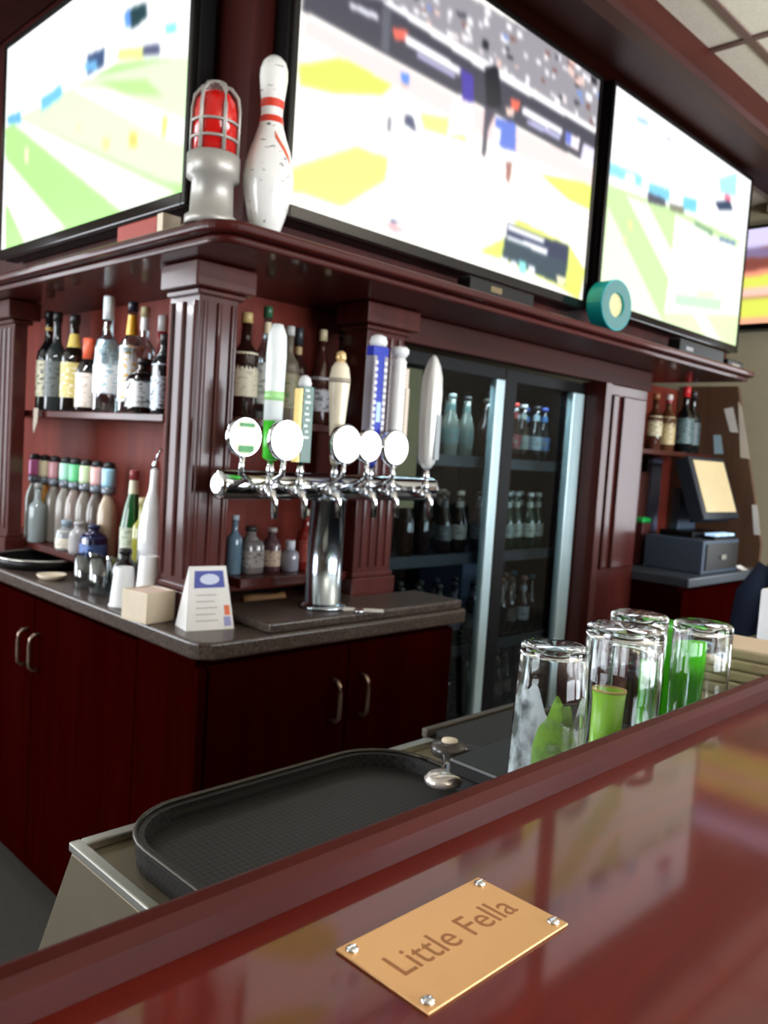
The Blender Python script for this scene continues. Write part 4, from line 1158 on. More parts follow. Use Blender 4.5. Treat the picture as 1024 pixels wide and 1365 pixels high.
bottle('small bottle with blue and navy label on the lower left shelf', (1.152, 2.345, LS), 0.10, 0.034, 'squat', (30, 34, 70), (40, 50, 90), (84, 116, 180), (24, 30, 84), group=G, lz=(0.08, 0.64), sq=0.5)
bottle('pale bottle at the left end in front of the pourer row', (1.148, 2.745, LS), 0.195, 0.028, 'spirit', (150, 160, 162), (168, 170, 168), None, group=G)

# ------------------------------------------------------------------ things on the left counter
CZ = 0.9405
def rock_glass(label, loc, h, r, g):
    t = thing('rocks_glass', label, 'glass', loc, 0, g)
    B().lathe([(r * 0.86, 0), (r * 0.92, 0.004), (r, h), (r - 0.0025, h), (r * 0.86, 0.012), (0.0, 0.011)], 20, close=False).build('glass', BOTTLE_CLEAR, t)
g = 'glasses on the left counter'
rock_glass('short clear glass on the left counter beside the white cups', (1.055, 2.09, CZ), 0.10, 0.036, g)
rock_glass('short clear glass left of the other one, before the blue labelled bottle', (1.06, 2.19, CZ), 0.095, 0.036, g)
bottle('dark bottle lying low behind the white cups on the left counter', (1.075, 2.005, CZ), 0.135, 0.034, 'squat', (18, 16, 20), (30, 28, 32), None, group=None, name='dark_jar', cat='jar')
for i, (x, y, z, hh, lab) in enumerate(((1.03, 1.925, CZ, 0.10, 'white paper cup left of the cream napkin box'), (1.063, 1.862, CZ, 0.135, 'taller upturned white paper cup behind the cream napkin box'))):
    t = thing('paper_cup', lab, 'cup', (x, y, z), 0, 'white paper cups')
    b = B().lathe([(0.034, 0), (0.035, 0.004), (0.033, 0.006), (0.024, hh - 0.004), (0.022, hh)], 22)
    b.build('cup_wall', WHITE, t)
    B().lathe([(0.0352, 0.0005), (0.0362, 0.003), (0.0352, 0.0055)], 22, close=False).build('rolled_rim', WHITE, t)
t = thing('napkin_box', 'open cream box on the counter between white cups and the menu card', 'box', (1.005, 1.755, CZ), math.radians(10))
b = B()
b.box(-0.042, 0.042, -0.045, 0.045, 0, 0.003).box(-0.042, -0.038, -0.045, 0.045, 0.003, 0.072).box(0.038, 0.042, -0.045, 0.045, 0.003, 0.072).box(-0.038, 0.038, -0.045, -0.041, 0.003, 0.072).box(-0.038, 0.038, 0.041, 0.045, 0.003, 0.072)
b.build('box', CREAM, t, 0.002)
B().box(-0.034, 0.034, -0.037, 0.037, 0.0035, 0.07).build('napkins', plain('pinkish_napkin', (226, 200, 186), 0.85), t)
# tent card
t = thing('menu_card', 'white tent menu card with blue header standing on the counter corner', 'menu card', (1.078, 1.625, CZ), math.radians(-12))
b = B()
W0, W1, D, HH = 0.058, 0.044, 0.036, 0.142
def quad_plate(b, q, th, n):
    q = [Vector(p) for p in q]; n = Vector(n).normalized() * th
    return b.add([*q, *[p + n for p in q]], [(0, 1, 2, 3), (7, 6, 5, 4), (0, 4, 5, 1), (1, 5, 6, 2), (2, 6, 7, 3), (3, 7, 4, 0)])
quad_plate(b, [(-W0, -D, 0), (W0, -D, 0), (W1, -0.002, HH), (-W1, -0.002, HH)], 0.001, (0, 1, 0.2))
quad_plate(b, [(-W0, D, 0), (W0, D, 0), (W1, 0.002, HH), (-W1, 0.002, HH)], 0.001, (0, -1, 0.2))
b.box(-W0, W0, -D + 0.001, D - 0.001, 0.0, 0.001)
quad_plate(b, [(-W0, -D, 0), (-W0, D, 0), (-W1, 0.002, HH), (-W1, -0.002, HH)], 0.001, (1, 0, 0))
b.build('card', PAPER, t)
def on_card(name, u0, u1, v0, v1, mat, par=t, off=0.0008, kind='rect'):
    # u across (-1..1), v up (0..1) on the front face
    def P(u, v):
        w = W0 + (W1 - W0) * v
        return Vector((u * w, -D + (D - 0.002) * v - off, HH * v + off * 0.25))
    b = B()
    if kind == 'rect':
        b.add([P(u0, v0), P(u1, v0), P(u1, v1), P(u0, v1)], [(0, 1, 2, 3)])
    else:
        cu, cv, ru, rv = (u0 + u1) / 2, (v0 + v1) / 2, (u1 - u0) / 2, (v1 - v0) / 2
        b.add([P(cu + ru * math.cos(2 * PI * i / 24), cv + rv * math.sin(2 * PI * i / 24)) for i in range(24)], [tuple(range(24))])
    return b.build(name, mat, par)
on_card('header', -0.72, 0.8, 0.66, 0.93, plain('card_blue', (66, 78, 158), 0.6))
on_card('oval_emblem', -0.45, 0.55, 0.71, 0.88, plain('card_pale', (206, 212, 236), 0.6), off=0.0014, kind='oval')
for k in range(5):
    on_card('text_line', -0.62, 0.35 - 0.1 * (k % 2), 0.54 - 0.1 * k, 0.555 - 0.1 * k, plain('card_text', (176, 166, 164), 0.7))
on_card('picture', 0.66, 0.9, 0.22, 0.38, plain('card_orange', (226, 110, 60), 0.6))
on_card('picture', 0.6, 0.9, 0.05, 0.2, plain('card_lilac', (150, 150, 196), 0.6))
# dark tray far left and small dish
t = thing('bar_tray', 'round dark tray with silver rim at the far left of the counter', 'tray', (1.125, 2.62, CZ))
B().lathe([(0.125, 0.0), (0.135, 0.004), (0.142, 0.028), (0.138, 0.029), (0.131, 0.008), (0.0, 0.008)], 40, close=False).build('tray', BLACK, t)
B().tube([(0.141 * math.cos(2 * PI * i / 40), 0.141 * math.sin(2 * PI * i / 40), 0.031) for i in range(41)], 0.004, 8).build('silver_rim', STEEL, t)
t = thing('soap_dish', 'small flat cream dish beside the round dark tray', 'dish', (1.04, 2.37, CZ))
B().lathe([(0.03, 0), (0.036, 0.004), (0.042, 0.014), (0.039, 0.0145), (0.03, 0.006), (0.0, 0.006)], 24, close=False).build('dish', CREAM, t)

# ------------------------------------------------------------------ middle niche bottles
SH2 = 1.4375
G = 'bottles on the upper shelf behind the taps'
bottle('dark brown bottle with big cream label left of the white and green tap', (1.30, 1.835, SH2), 0.275, 0.036, 'spirit', (40, 20, 16), (196, 168, 110), (224, 216, 188), (196, 184, 160), group=G, lz=(0.20, 0.62))
bottle('clear bottle with green cap behind the white and green tap', (1.378, 1.85, SH2), 0.305, 0.030, 'wine', BOTTLE_CLEAR, (42, 92, 60), (216, 220, 216), (150, 160, 150), neck=(222, 206, 170), group=G)
bottle('pale bottle with greenish label behind the dark green tap', (1.445, 1.835, SH2), 0.262, 0.030, 'spirit', (120, 110, 96), (196, 196, 190), (150, 140, 110), (96, 120, 60), group=G)
bottle('dark bottle with blue grey cap behind the dark green tap', (1.505, 1.87, SH2), 0.268, 0.028, 'spirit', (60, 34, 30), (52, 58, 62), (110, 74, 64), (70, 40, 36), group=G, caph=0.18, neck=(190, 160, 110), nz=(0.72, 0.80))
bottle('brown bottle with round wooden stopper left of the cream tap', (1.565, 1.835, SH2), 0.27, 0.030, 'taper', (70, 34, 28), (222, 206, 164), (214, 216, 224), (110, 120, 130), group=G, caph=0.12)
bottle('dark bottle with black and silver cap between the cream and blue taps', (1.672, 1.87, SH2), 0.285, 0.030, 'wine', (66, 34, 32), (36, 32, 34), (120, 96, 84), (80, 60, 54), group=G)
G = 'bottles on the lower shelf behind the tap column'
LS2 = 1.0275
bottle('narrow blue grey bottle leftmost on the lower middle shelf', (1.272, 1.80, LS2), 0.155, 0.021, 'spirit', (96, 122, 140), (190, 206, 216), None, group=G, caph=0.08)
bottle('square clear whiskey bottle on the lower middle shelf', (1.325, 1.80, LS2), 0.125, 0.030, 'squat', (120, 114, 112), (50, 46, 46), (150, 144, 140), (90, 84, 82), group=G, sq=0.7)
bottle('small bottle with cream and purple label on the lower middle shelf', (1.395, 1.80, LS2), 0.12, 0.026, 'squat', (90, 60, 70), (200, 190, 190), (206, 186, 160), (130, 76, 110), group=G)
bottle('small silver capped round bottle on the lower middle shelf', (1.452, 1.79, LS2), 0.085, 0.026, 'squat', (140, 140, 150), (210, 214, 222), None, group=G, caph=0.3)
bottle('small red bottle with pale cap close to the steel tap column', (1.515, 1.80, LS2), 0.17, 0.026, 'spirit', (120, 30, 24), (200, 196, 176), (150, 60, 46), (110, 36, 30), group=G)
t = thing('wooden_muddler', 'light brown wooden muddler lying in the gap under the lower middle shelf', 'muddler', (1.385, 1.80, CZ + 0.0165 + 0.025))
t.location.z = 0.9405 + 0.014
B().lathe([(0.0, -0.075), (0.013, -0.075), (0.0138, -0.04), (0.010, 0.03), (0.0125, 0.06), (0.0, 0.068)], 16, axis='x', close=False).build('handle', plain('pale_wood', (150, 108, 66), 0.6), t)

# ------------------------------------------------------------------ beer tap tower
t = thing('beer_tower', 'chrome T shaped beer tower with a steel column and lit medallions', 'beer tower', (1.405, 1.59, 0.9655))
def lrel(b, name, mat, bevel=0.0): return rel(b, name, mat, t, bevel)
lrel(B().lathe([(0.062, 0.9657), (0.062, 0.972), (0.05, 0.978), (0.046, 0.98), (0.046, 1.238), (0.05, 1.24), (0.05, 1.25), (0.044, 1.255)], 32, c=(1.405, 1.59, 0)), 'column', plain('mirror_column', (178, 190, 198), 0.16, 1.0))
bar = B().lathe([(0.02, 1.065), (0.033, 1.07), (0.034, 1.075), (0.034, 1.785), (0.033, 1.79), (0.02, 1.795)], 24, axis='x', c=(0, 1.59, 1.275))
lrel(bar, 'tap_rail', CHROME)
FX = [1.158, 1.245, 1.352, 1.474, 1.553, 1.686]
for i, x in enumerate(FX):
    b = B()
    b.lathe([(0.015, -0.075), (0.017, -0.06), (0.013, -0.03)], 14, axis='y', c=(x, 1.59, 1.27))
    b.tube([(x, 1.518, 1.27), (x, 1.502, 1.262), (x, 1.495, 1.245), (x, 1.492, 1.205)], [0.012, 0.011, 0.009, 0.008], 10)
    b.lathe([(0.009, 1.275), (0.011, 1.285), (0.008, 1.305)], 12, c=(x, 1.515, 0))
    f = lrel(b, 'faucet', CHROME)
def emit_plate(name, rgb, e): return plain(name, rgb, 0.3, emit=e)
MX = [(1.050, 0.040, (232, 236, 206)), (1.162, 0.043, (255, 250, 240)), (1.344, 0.046, (255, 252, 240)), (1.420, 0.039, (255, 252, 248)), (1.512, 0.044, (255, 252, 250))]
MY = 1.472
for i, (x, r, c) in enumerate(MX):
    xr = max(x, 1.085)
    stem = B().tube([(xr, 1.556, 1.275), (xr, 1.50, 1.293), (x, 1.476, 1.306), (x, MY, 1.384 - r)], [0.008, 0.007, 0.006, 0.006], 10)
    md = lrel(stem, 'medallion', CHROME)
    fr = B().lathe([(r, -0.008), (r + 0.003, -0.004), (r + 0.003, 0.006), (r, 0.01)], 26, axis='y', c=(x, MY, 1.384))
    fr = rel(fr, 'bezel', CHROME, t); fr.parent = md
    face = B().lathe([(0.0, -0.0115), (r * 0.6, -0.0112), (r * 0.95, -0.0082)], 26, axis='y', c=(x, MY, 1.384), close=False)
    fa = rel(face, 'lit_face', emit_plate('lit_medallion_%d' % i, c, 1.6 if i else 0.15), t); fa.parent = md
    if i == 0:
        fa['label'] = 'cream and green badge face'
        for (z0, z1) in ((1.352, 1.366), (1.406, 1.414)):
            gb_ = B().box(x - 0.018, x + 0.018, MY - 0.0135, MY - 0.012, z0, z1)
            q = rel(gb_, 'green_print', plain('badge_green', (30, 140, 60), 0.4), t, 0.0); q.parent = md

# tap handles (each unscrews from its faucet)
HZ = 1.3055
def handle(label, x, parts):
    t = thing('tap_handle', label, 'tap handle', (x, 1.515, HZ), 0, 'beer tap handles')
    B().lathe([(0.008, 0.0), (0.010, 0.006), (0.007, 0.03)], 14).build('ferrule', CHROME, t)
    for nm, b, m in parts:
        b.build(nm, m, t)
def hl(prof, sq=0.0, dx=1.0): return B().lathe(prof, 22, sq=sq)
handle('tall white and green bottle shaped tap handle, first from the left', FX[0],
       [('green_base', hl([(0.010, 0.0302), (0.019, 0.036), (0.021, 0.12)]), plain('tap_green', (70, 200, 50), 0.25)),
        ('white_body', hl([(0.0215, 0.1202), (0.022, 0.20), (0.023, 0.27), (0.021, 0.31), (0.012, 0.335)]), plain('tap_white', (240, 246, 244), 0.2)),
        ('green_band', hl([(0.0222, 0.165), (0.0226, 0.185)]), plain('tap_pale_green', (170, 230, 150), 0.25))])
b = B()
zz = []
for k in range(9):
    z = 0.085 + k * 0.0135
    b.box(-0.009 + 0.004 * (k % 2), 0.008 - 0.003 * (k % 3), -0.0155, -0.0142, z, z + 0.006)
handle('short dark green paddle tap handle with gold edge and white lettering', FX[1],
       [('gold_edge', B().box(-0.019, -0.014, -0.012, 0.012, 0.0302, 0.20), plain('tap_gold', (214, 186, 110), 0.3, 0.4)),
        ('green_paddle', B().box(-0.0138, 0.017, -0.014, 0.014, 0.0302, 0.205), plain('tap_dark_green', (14, 84, 66), 0.25)),
        ('lettering', b, plain('tap_letter_white', (214, 228, 222), 0.4)),
        ('white_top', hl([(0.014, 0.2052), (0.016, 0.212), (0.012, 0.226), (0.004, 0.232)]), WHITE)])
handle('cream tapered tap handle with gold knob, third from the left', FX[2],
       [('shaft', hl([(0.010, 0.0302), (0.013, 0.05), (0.019, 0.13), (0.025, 0.21), (0.026, 0.235), (0.021, 0.262), (0.013, 0.275)]), plain('tap_cream', (238, 226, 200), 0.2)),
        ('print_band', hl([(0.0262, 0.225), (0.0264, 0.236)]), plain('tap_print', (170, 158, 140), 0.3)),
        ('gold_knob', hl([(0.009, 0.2752), (0.013, 0.285), (0.011, 0.297), (0.004, 0.302)]), plain('knob_gold', (236, 200, 140), 0.2, 0.3))])
b, b2 = B(), B()
for k in range(13):
    z = 0.085 + k * 0.0165
    b.box(-0.0215, -0.0115, -0.0162, -0.0142, z, z + 0.009)
    b2.box(0.0115, 0.0215, -0.0162, -0.0142, z, z + 0.009)
handle('royal blue tap handle with white lettering and white crown', FX[3],
       [('blue_body', B().box(-0.013, 0.013, -0.014, 0.014, 0.06, 0.31).box(-0.026, 0.026, -0.0125, 0.0125, 0.305, 0.328).lathe([(0.010, 0.0302), (0.016, 0.045), (0.02, 0.06)], 18), plain('tap_blue', (44, 62, 178), 0.2)),
        ('side_wings', B().box(-0.0245, -0.0132, -0.014, 0.014, 0.07, 0.3045).box(0.0132, 0.0245, -0.014, 0.014, 0.07, 0.3045), plain('tap_wing', (150, 146, 158), 0.3)),
        ('lettering', b, plain('tap_letter_pale', (226, 226, 232), 0.4)), ('lettering', b2, plain('tap_letter_pale', (226, 226, 232), 0.4)),
        ('highlight_badge', B().box(-0.008, 0.008, -0.0155, -0.0141, 0.14, 0.19), plain('tap_badge', (176, 206, 244), 0.3)),
        ('white_crown', hl([(0.02, 0.3282), (0.023, 0.34), (0.019, 0.353), (0.009, 0.358)]), WHITE)])
ridge = [(0.012, 0.0302), (0.018, 0.05)]
for k in range(20):
    ridge += [(0.0185, 0.055 + k * 0.0125), (0.0205, 0.061 + k * 0.0125)]
handle('ridged white tap handle with flared cap beside the blue one', FX[4],
       [('ridged_body', hl(ridge + [(0.015, 0.31)]), plain('tap_ridge_white', (242, 242, 240), 0.25)),
        ('grey_side', B().box(0.0215, 0.034, -0.011, 0.011, 0.0602, 0.235).box(0.0205, 0.031, -0.009, 0.009, 0.235, 0.285), plain('tap_tan', (212, 196, 178), 0.35)),
        ('flared_cap', hl([(0.016, 0.3102), (0.024, 0.322), (0.024, 0.332), (0.018, 0.338)]), WHITE)])
handle('tall silver white oar shaped tap handle, last on the right', FX[5],
       [('blade', hl([(0.010, 0.0302), (0.018, 0.045), (0.022, 0.06), (0.025, 0.16), (0.026, 0.23), (0.024, 0.275), (0.018, 0.305), (0.010, 0.325), (0.003, 0.335)], 0.2), plain('tap_silver', (226, 226, 222), 0.22, 0.2)),
        ('grey_panel', B().box(-0.002, 0.016, -0.027, -0.0245, 0.055, 0.175), plain('tap_grey_panel', (160, 168, 172), 0.3))])
# bottle opener lying on the slab
t = thing('bottle_opener', 'flat chrome and white bottle opener lying on the counter slab', 'bottle opener', (1.46, 1.505, 0.9655), math.radians(-42))
b = B().box(-0.045, -0.012, -0.012, 0.012, 0, 0.006).box(0.008, 0.06, -0.011, 0.011, 0, 0.006)
b.build('grip', plain('pale_grip', (222, 216, 206), 0.3), t, 0.002)
b = B().box(-0.0118, 0.0078, -0.007, 0.007, 0, 0.005)
b.lathe([(0.013, 0.0), (0.013, 0.007)], 16, c=(-0.004, -0.022, 0))
b.build('steel_blade', CHROME, t)

# ------------------------------------------------------------------ cooler bottles
proto = {}
def cooler_bottle(x, y, z, body, cap, lab, label, group, h=0.22, r=0.03):
    key = (body, cap, lab, h, r)
    if key not in proto:
        proto[key] = bottle(label, (x, y, z), h, r, 'long', body, cap, lab, (110, 110, 104), lz=(0.22, 0.46), group=group, name='beer_bottle', caph=0.07, seg=14, neck=lab, nz=(0.74, 0.84))
        return proto[key]
    return copy_tree(proto[key], (x, y, z), label, group)
rng = random.Random(7)
DB = (34, 18, 12); DG = (14, 36, 22); CL = (110, 118, 110); DK = (18, 18, 20)
rows = [
    (0, 'left', [(DK, (54, 110, 220), None, 'blue capped'), (DK, (30, 30, 34), None, ''), (CL, (150, 160, 160), (90, 120, 120), 'pale labelled'), (CL, (40, 44, 48), (96, 120, 116), ''), (DB, (60, 56, 52), None, '')]),
    (0, 'right', [(DB, (206, 60, 56), (120, 34, 36), 'red capped'), (DB, (190, 190, 188), (120, 130, 126), 'white capped'), (DK, (36, 36, 38), (130, 150, 160), ''), (DK, (70, 84, 160), (70, 110, 160), 'blue labelled')]),
    (1, 'left', [(DB, (96, 84, 70), None, ''), (DB, (50, 44, 40), None, ''), (DB, (90, 76, 60), (70, 70, 70), ''), (DB, (216, 204, 180), (170, 166, 156), 'cream capped'), (DK, (30, 30, 32), (72, 76, 78), '')]),
    (1, 'right', [(DG, (150, 160, 156), (140, 148, 140), ''), (DG, (166, 172, 168), (150, 156, 146), ''), (DG, (196, 200, 196), (160, 164, 150), ''), (DG, (190, 196, 192), (150, 150, 140), '')]),
    (2, 'left', [(DG, (60, 60, 50), (120, 130, 110), ''), (DG, (64, 64, 54), (130, 140, 118), ''), (DG, (60, 60, 54), (126, 134, 114), ''), (DK, (60, 56, 76), (110, 100, 120), 'violet labelled'), (DK, (36, 34, 40), (96, 92, 104), '')]),
    (2, 'right', [(DB, (130, 84, 60), None, ''), (DB, (100, 66, 56), (90, 70, 66), ''), (DB, (140, 104, 90), (150, 150, 158), ''), (DB, (60, 110, 130), None, '')]),
    (3, 'left', [(DB, (60, 46, 40), None, ''), (DB, (70, 50, 40), None, ''), (DB, (64, 50, 44), None, ''), (DB, (60, 48, 44), None, '')]),
    (3, 'right', [(DB, (80, 56, 48), (80, 62, 58), ''), (DB, (86, 60, 50), (90, 70, 64), ''), (DB, (84, 56, 50), None, ''), (DB, (74, 54, 46), None, '')]),
]
names = ['top', 'second', 'third', 'bottom']
for si, side, L in rows:
    x0, x1 = (2.03, 2.42) if side == 'left' else (2.595, 2.81)
    n = len(L)
    plainlab = 'dark unlabelled looking bottle standing on the %s cooler shelf behind the %s glass door' % (names[si], side)
    plainlab = 'dark beer bottle in the row on the %s cooler shelf behind the %s glass door' % (names[si], side)
    for k, (bo, cp, lb, nm) in enumerate(L):
        x = x0 + (x1 - x0) * k / (n - 1)
        z = SHZ[si] + 0.0005
        lab = ('%s bottle on the %s cooler shelf behind the %s glass door' % (nm, names[si], side)) if nm else plainlab
        cooler_bottle(x, 1.90 + 0.012 * (k % 2), z, bo, cp, lb, lab, 'beer bottles on the %s cooler shelf, %s door' % (names[si], side))
        if si < 3:
            cooler_bottle(x, 1.99 + 0.01 * (k % 2), z, bo, cp, lb, 'bottle standing behind the front row on the %s cooler shelf, %s door' % (names[si], side), 'second row of bottles on the %s cooler shelf, %s door' % (names[si], side))
t = box_thing('beer_carton', 'grey blue carton on the third cooler shelf behind the right door', 'carton', 2.56, 2.84, 2.07, 2.30, 0.7005, 0.96, plain('grey_blue_carton', (70, 82, 104), 0.7))

# ------------------------------------------------------------------ register corner
t = thing('cash_register', 'slate blue cash drawer box on the grey counter at right', 'cash register', (3.66, 1.64, CZ))
rel(B().box(3.475, 3.85, 1.51, 1.78, CZ, 1.085), 'drawer_case', SLATE, t, 0.005)
rel(B().box(3.50, 3.83, 1.503, 1.5095, 0.955, 1.07), 'drawer_front', plain('dark_drawer', (28, 28, 32), 0.4), t, 0.002)
rel(B().box(3.64, 3.69, 1.497, 1.5028, 1.0, 1.02), 'drawer_lock', STEEL, t)
t = thing('register_terminal', 'black point of sale terminal with beige screen on the slate box', 'terminal', (3.72, 1.66, 1.0855))
rel(B().box(3.56, 3.86, 1.60, 1.76, 1.0855, 1.11), 'base', BLACK, t, 0.004)
rel(B().box(3.62, 3.80, 1.70, 1.74, 1.1105, 1.30), 'stand', plain('slate_stand', (58, 72, 88), 0.45), t, 0.004)
def tilted(b, c, rx):
    # rotate points about an x axis through c
    cy, cz = c; ca, sa = math.cos(rx), math.sin(rx)
    b.v = [(x, cy + (y - cy) * ca - (z - cz) * sa, cz + (y - cy) * sa + (z - cz) * ca) for x, y, z in b.v]
    return b
tl = math.radians(-20)
rel(tilted(B().box(3.55, 3.93, 1.55, 1.62, 1.175, 1.465), (1.55, 1.175), tl), 'monitor_shell', plain('terminal_shell', (30, 38, 48), 0.4), t, 0.006)
rel(tilted(B().box(3.585, 3.905, 1.5475, 1.5495, 1.205, 1.445), (1.55, 1.175), tl), 'screen', plain('beige_lit_screen', (196, 178, 138), 0.4, emit=0.3), t)
t = thing('keypad', 'small lit blue white keypad below the beige register screen', 'keypad', (3.72, 1.548, 1.0855))
kp = B().box(-0.12, 0.12, -0.03, 0.03, 0, 0.014)
kp.build('case', BLACK, t, 0.002)
for k in range(3):
    B().box(-0.10 + k * 0.07, -0.045 + k * 0.07, -0.026, 0.024, 0.0142, 0.024).build('lit_key', plain('keypad_lit', (170, 206, 236), 0.4, emit=0.7), t)
t = thing('receipt', 'white curled receipt lying at the front of the slate cash drawer', 'receipt', (3.90, 1.505, CZ))
b = B()
for i in range(6):
    pass
b.add([(x, -0.02 + 0.008 * i, 0.0005 + 0.0016 * i * i * 0.4) for i in range(6) for x in (-0.035, 0.035)], [(2 * i, 2 * i + 1, 2 * i + 3, 2 * i + 2) for i in range(5)])
o = b.build('paper_slip', PAPER, t)
md = o.modifiers.new('thickness', 'SOLIDIFY'); md.thickness = 0.0006; md.offset = 1
t = box_thing('green_marker_box', 'small box with bright green lid behind the slate cash drawer', 'box', 3.50, 3.58, 1.81, 1.88, CZ, 1.13, plain('dark_red_box', (70, 22, 22), 0.6))
rel(B().box(3.50, 3.58, 1.81, 1.88, 1.1305, 1.155), 'lid', plain('bright_green_lid', (30, 170, 80), 0.4), t, 0.008)
t = box_thing('folded_papers', 'upright lilac and pink papers leaning behind the register terminal', 'papers', 3.60, 3.70, 1.90, 1.925, CZ, 1.36, plain('pink_paper', (120, 70, 64), 0.8), 0.001)
rel(B().box(3.72, 3.82, 1.90, 1.925, CZ, 1.43), 'lilac_sheets', plain('lilac_paper', (130, 136, 166), 0.8), t)
G = 'bottles on the right niche shelf'
bottle('brown bottle with cork top, leftmost on the right niche shelf', (3.545, 1.82, 1.4625), 0.255, 0.036, 'spirit', (74, 40, 26), (150, 100, 60), (206, 196, 160), (150, 130, 100), group=G, lz=(0.25, 0.6))
bottle('brown bottle with white and red cap on the right niche shelf', (3.66, 1.815, 1.4625), 0.262, 0.038, 'spirit', (84, 52, 30), (226, 214, 208), (196, 176, 128), (140, 110, 70), group=G, lz=(0.12, 0.6), neck=(150, 40, 44), nz=(0.84, 0.9))
bottle('black bottle with red cap on the right niche shelf', (3.80, 1.80, 1.4625), 0.312, 0.044, 'wine', (12, 14, 16), (206, 40, 44), (90, 116, 118), (24, 30, 30), group=G, lz=(0.14, 0.52), caph=0.16)
bottle('black bottle with dark cap, rightmost on the right niche shelf', (3.91, 1.815, 1.4625), 0.30, 0.042, 'wine', (14, 16, 18), (60, 50, 56), (70, 90, 94), (20, 26, 28), group=G, lz=(0.14, 0.5))
# dark blue jacket on a high stool at the right edge
t = thing('bar_stool', 'high stool at the right photo edge behind the bar, carrying a navy jacket', 'stool', (3.0, 0.91, 0))
b = B()
for sx in (-1, 1):
    for sy in (-1, 1):
        B().tube([(sx * 0.17, sy * 0.17, 0), (sx * 0.13, sy * 0.13, 0.70)], 0.014, 8).build('leg', BLACK, t)
B().lathe([(0.17, 0.7005), (0.185, 0.71), (0.185, 0.735), (0.17, 0.745)], 24).build('seat', BLACK, t)
for sx in (-1, 1):
    B().tube([(0.06, sx * 0.16, 0.7455), (0.10, sx * 0.17, 1.12)], 0.012, 8).build('back_post', BLACK, t)
B().box(0.085, 0.11, -0.18, 0.18, 1.02, 1.15).build('back_rest', BLACK, t, 0.01)
t = thing('jacket', 'navy jacket draped over the stool back at the right photo edge', 'jacket', (3.175, 0.91, 0.66))
prof = []
b = B()
L = 12
vs, fs = [], []
hts = [(0.40, 0.03), (0.36, 0.055), (0.25, 0.065), (0.12, 0.075), (0.0, 0.085)]
for hz, dx in hts:
    for k in range(L):
        s = k / (L - 1)
        y = -0.21 + 0.42 * s
        w = 0.012 * math.sin(9 * s + hz * 8)
        vs.append((dx + w, y * (1.0 + 0.12 * (0.4 - hz)), hz))
for hz, dx in hts[::-1]:
    for k in range(L):
        s = k / (L - 1)
        y = -0.21 + 0.42 * s
        w = 0.012 * math.sin(8 * s + hz * 6 + 1)
        vs.append((-dx + w, y * (1.0 + 0.12 * (0.4 - hz)), hz))
n = len(hts) * 2
for j in range(n - 1):
    for k in range(L - 1):
        fs.append((j * L + k, j * L + k + 1, (j + 1) * L + k + 1, (j + 1) * L + k))
for k in range(L - 1): fs.append(((n - 1) * L + k, (n - 1) * L + k + 1, k + 1, k))
fs += [tuple(j * L for j in range(n)), tuple(j * L + L - 1 for j in range(n - 1, -1, -1))]
b.add(vs, fs, 0, True)
b.build('body', plain('navy_cloth', (22, 38, 70), 0.85), t)
sl_ = B().tube([(-0.03, 0.2, 0.38), (-0.06, 0.25, 0.28), (-0.07, 0.27, 0.12), (-0.06, 0.265, -0.04)], [0.05, 0.055, 0.05, 0.045], 12)
sl_.build('sleeve', plain('navy_cloth', (20, 34, 62), 0.85), t)

# ------------------------------------------------------------------ drinking glasses and bar caddies
DZ = 0.9845
def upturned(label, x, y, h, rb, rt, mat=GLASS, ridged=False):
    # rb radius at the rim on the mat, rt radius at the foot now on top
    t = thing('beer_glass', label, 'glass', (x, y, DZ), 0, 'upturned glasses behind the bar')
    bulge = 1.0
    P = [(rb - 0.0022, 0.0), (rb - 0.0006, 0.0), (rb, 0.0012), ((rb + rt) / 2 + 0.0008, h * 0.5), (rt, h - 0.006), (rt - 0.0006, h - 0.002), (rt - 0.003, h), (rt - 0.008, h), (0.0, h - 0.0015)]
    Q = [(0.0, h - 0.009), (rt - 0.006, h - 0.010), (rt - 0.0035, h - 0.014), ((rb + rt) / 2 - 0.0016, h * 0.5), (rb - 0.0022, 0.0)]
    B().lathe(P + Q, 36, close=False).build('glass_wall', mat, t)
    return t
g1 = upturned('upturned glass with frosted mountain print, nearest the mesh tray', 0.872, 0.552, 0.165, 0.046, 0.041)
# frosted print wrapped on the first glass
def print_band(t, h, rb, rt, name, fn, mat, a0, a1, off=0.0006):
    b = B()
    N = 26
    vs, fs = [], []
    for i in range(N + 1):
        s = i / N
        a = a0 + (a1 - a0) * s
        zb, zt = fn(s)
        for z in (zb, (zb + zt) / 2, zt):
            f = z / h
            r = (rb + (rt - rb) * f) + 0.0012 + off
            vs.append((r * math.cos(a), r * math.sin(a), z))
    for i in range(N):
        for j in range(2):
            fs.append((i * 3 + j, (i + 1) * 3 + j, (i + 1) * 3 + j + 1, i * 3 + j + 1))
    b.add(vs, fs, 0, True)
    return b.build(name, mat, t)
def sheer(name, rgb, lo, hi, scale):
    m = plain(name, rgb, 0.6)
    nt = m.node_tree
    tc = nt.nodes.new('ShaderNodeTexCoord')
    n = nt.nodes.new('ShaderNodeTexNoise')
    n.inputs['Scale'].default_value = scale
    n.inputs['Detail'].default_value = 3
    nt.links.new(tc.outputs['Object'], n.inputs['Vector'])
    mr = nt.nodes.new('ShaderNodeMapRange')
    mr.inputs[1].default_value = 0.38; mr.inputs[2].default_value = 0.62
    mr.inputs[3].default_value = lo; mr.inputs[4].default_value = hi
    nt.links.new(n.outputs['Fac'], mr.inputs[0])
    nt.links.new(mr.outputs[0], nt.nodes['Principled BSDF'].inputs['Alpha'])
    return m
FROST = sheer('frosted_print', (206, 220, 224), 0.12, 0.75, 34)
LIME = sheer('lime_print', (134, 190, 66), 0.35, 0.85, 40)
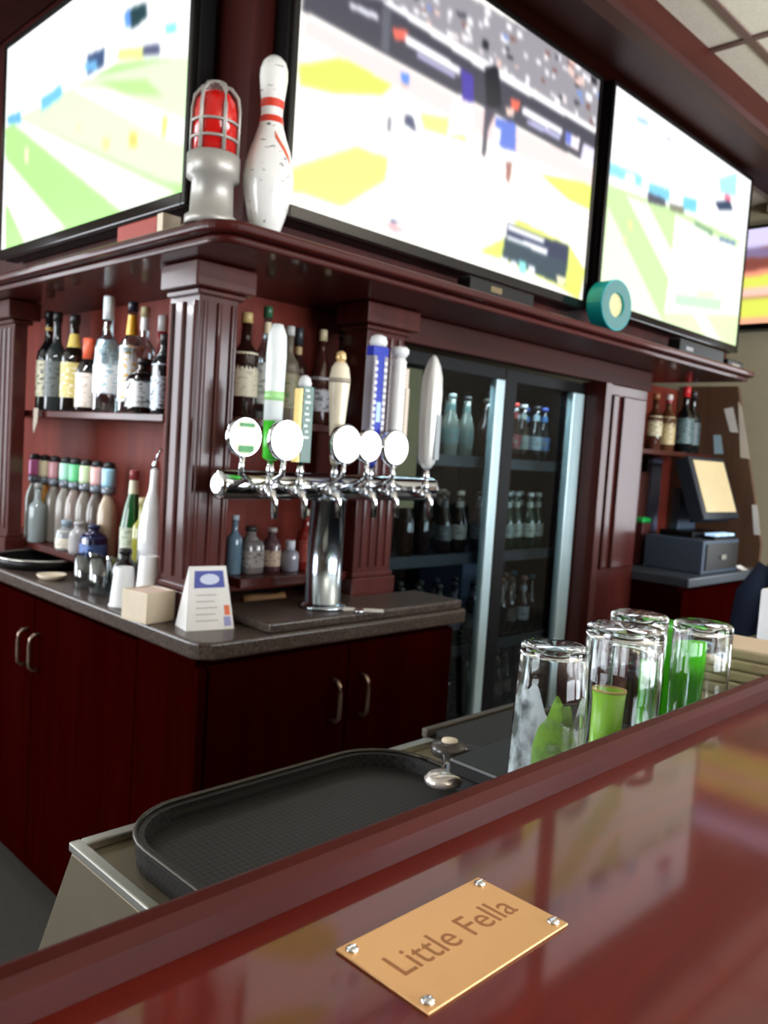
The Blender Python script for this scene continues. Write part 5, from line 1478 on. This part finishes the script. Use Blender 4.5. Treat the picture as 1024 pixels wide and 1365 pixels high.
print_band(g1, 0.165, 0.046, 0.041, 'frosted_peaks', lambda s: (0.004, 0.10 + 0.022 * math.sin(7 * s) + 0.008 * math.sin(23 * s)), FROST, PI * 0.8, PI * 1.55)
print_band(g1, 0.165, 0.046, 0.041, 'lime_field', lambda s: (0.012, 0.05 + 0.06 * math.sin(PI * s) + 0.006 * math.sin(19 * s)), LIME, PI * 1.06, PI * 1.46, 0.0012)
upturned('large clear upturned glass in front, right of the printed glass', 0.982, 0.518, 0.182, 0.047, 0.0495)
upturned('clear upturned glass at the back of the group, behind the large one', 1.148, 0.585, 0.172, 0.0405, 0.042)
upturned('clear upturned glass at the right end of the group', 1.175, 0.5, 0.172, 0.039, 0.041)
upturned('vivid green upturned tumbler between the clear glasses', 1.262, 0.578, 0.145, 0.045, 0.047, GREEN_GLASS)
t = thing('lime_cup', 'small lime green cup with tan rim beside the printed glass', 'cup', (1.062, 0.58, DZ))
b = B().lathe([(0.020, 0), (0.022, 0.003), (0.026, 0.075), (0.024, 0.075), (0.020, 0.006), (0.0, 0.006)], 24, close=False)
b.build('cup_wall', plain('lime_green', (146, 206, 50), 0.35), t)
B().lathe([(0.0238, 0.0752), (0.0268, 0.0752), (0.0264, 0.079), (0.0242, 0.079)], 24, close=False).build('rim', plain('tan_rim', (186, 160, 90), 0.5), t)
t = thing('napkin_stack', 'stack of beige bar napkins at the right end of the glasses', 'napkins', (1.405, 0.53, DZ), math.radians(8))
for k in range(6):
    B().box(-0.062, 0.062, -0.062, 0.062, 0.0005 + k * 0.0185, 0.018 + k * 0.0185).build('napkin_layer', plain('beige_napkin', (206, 184, 158), 0.85), t, 0.004)
t = thing('straw_holder', 'white plastic holder behind the beige napkins at the right edge', 'holder', (1.70, 0.545, DZ))
B().box(-0.06, 0.06, -0.05, 0.05, 0, 0.175).build('case', WHITE, t, 0.006)
B().box(-0.05, 0.05, -0.04, 0.04, 0.1755, 0.185).build('lid', plain('pale_grey_lid', (206, 206, 212), 0.4), t, 0.004)
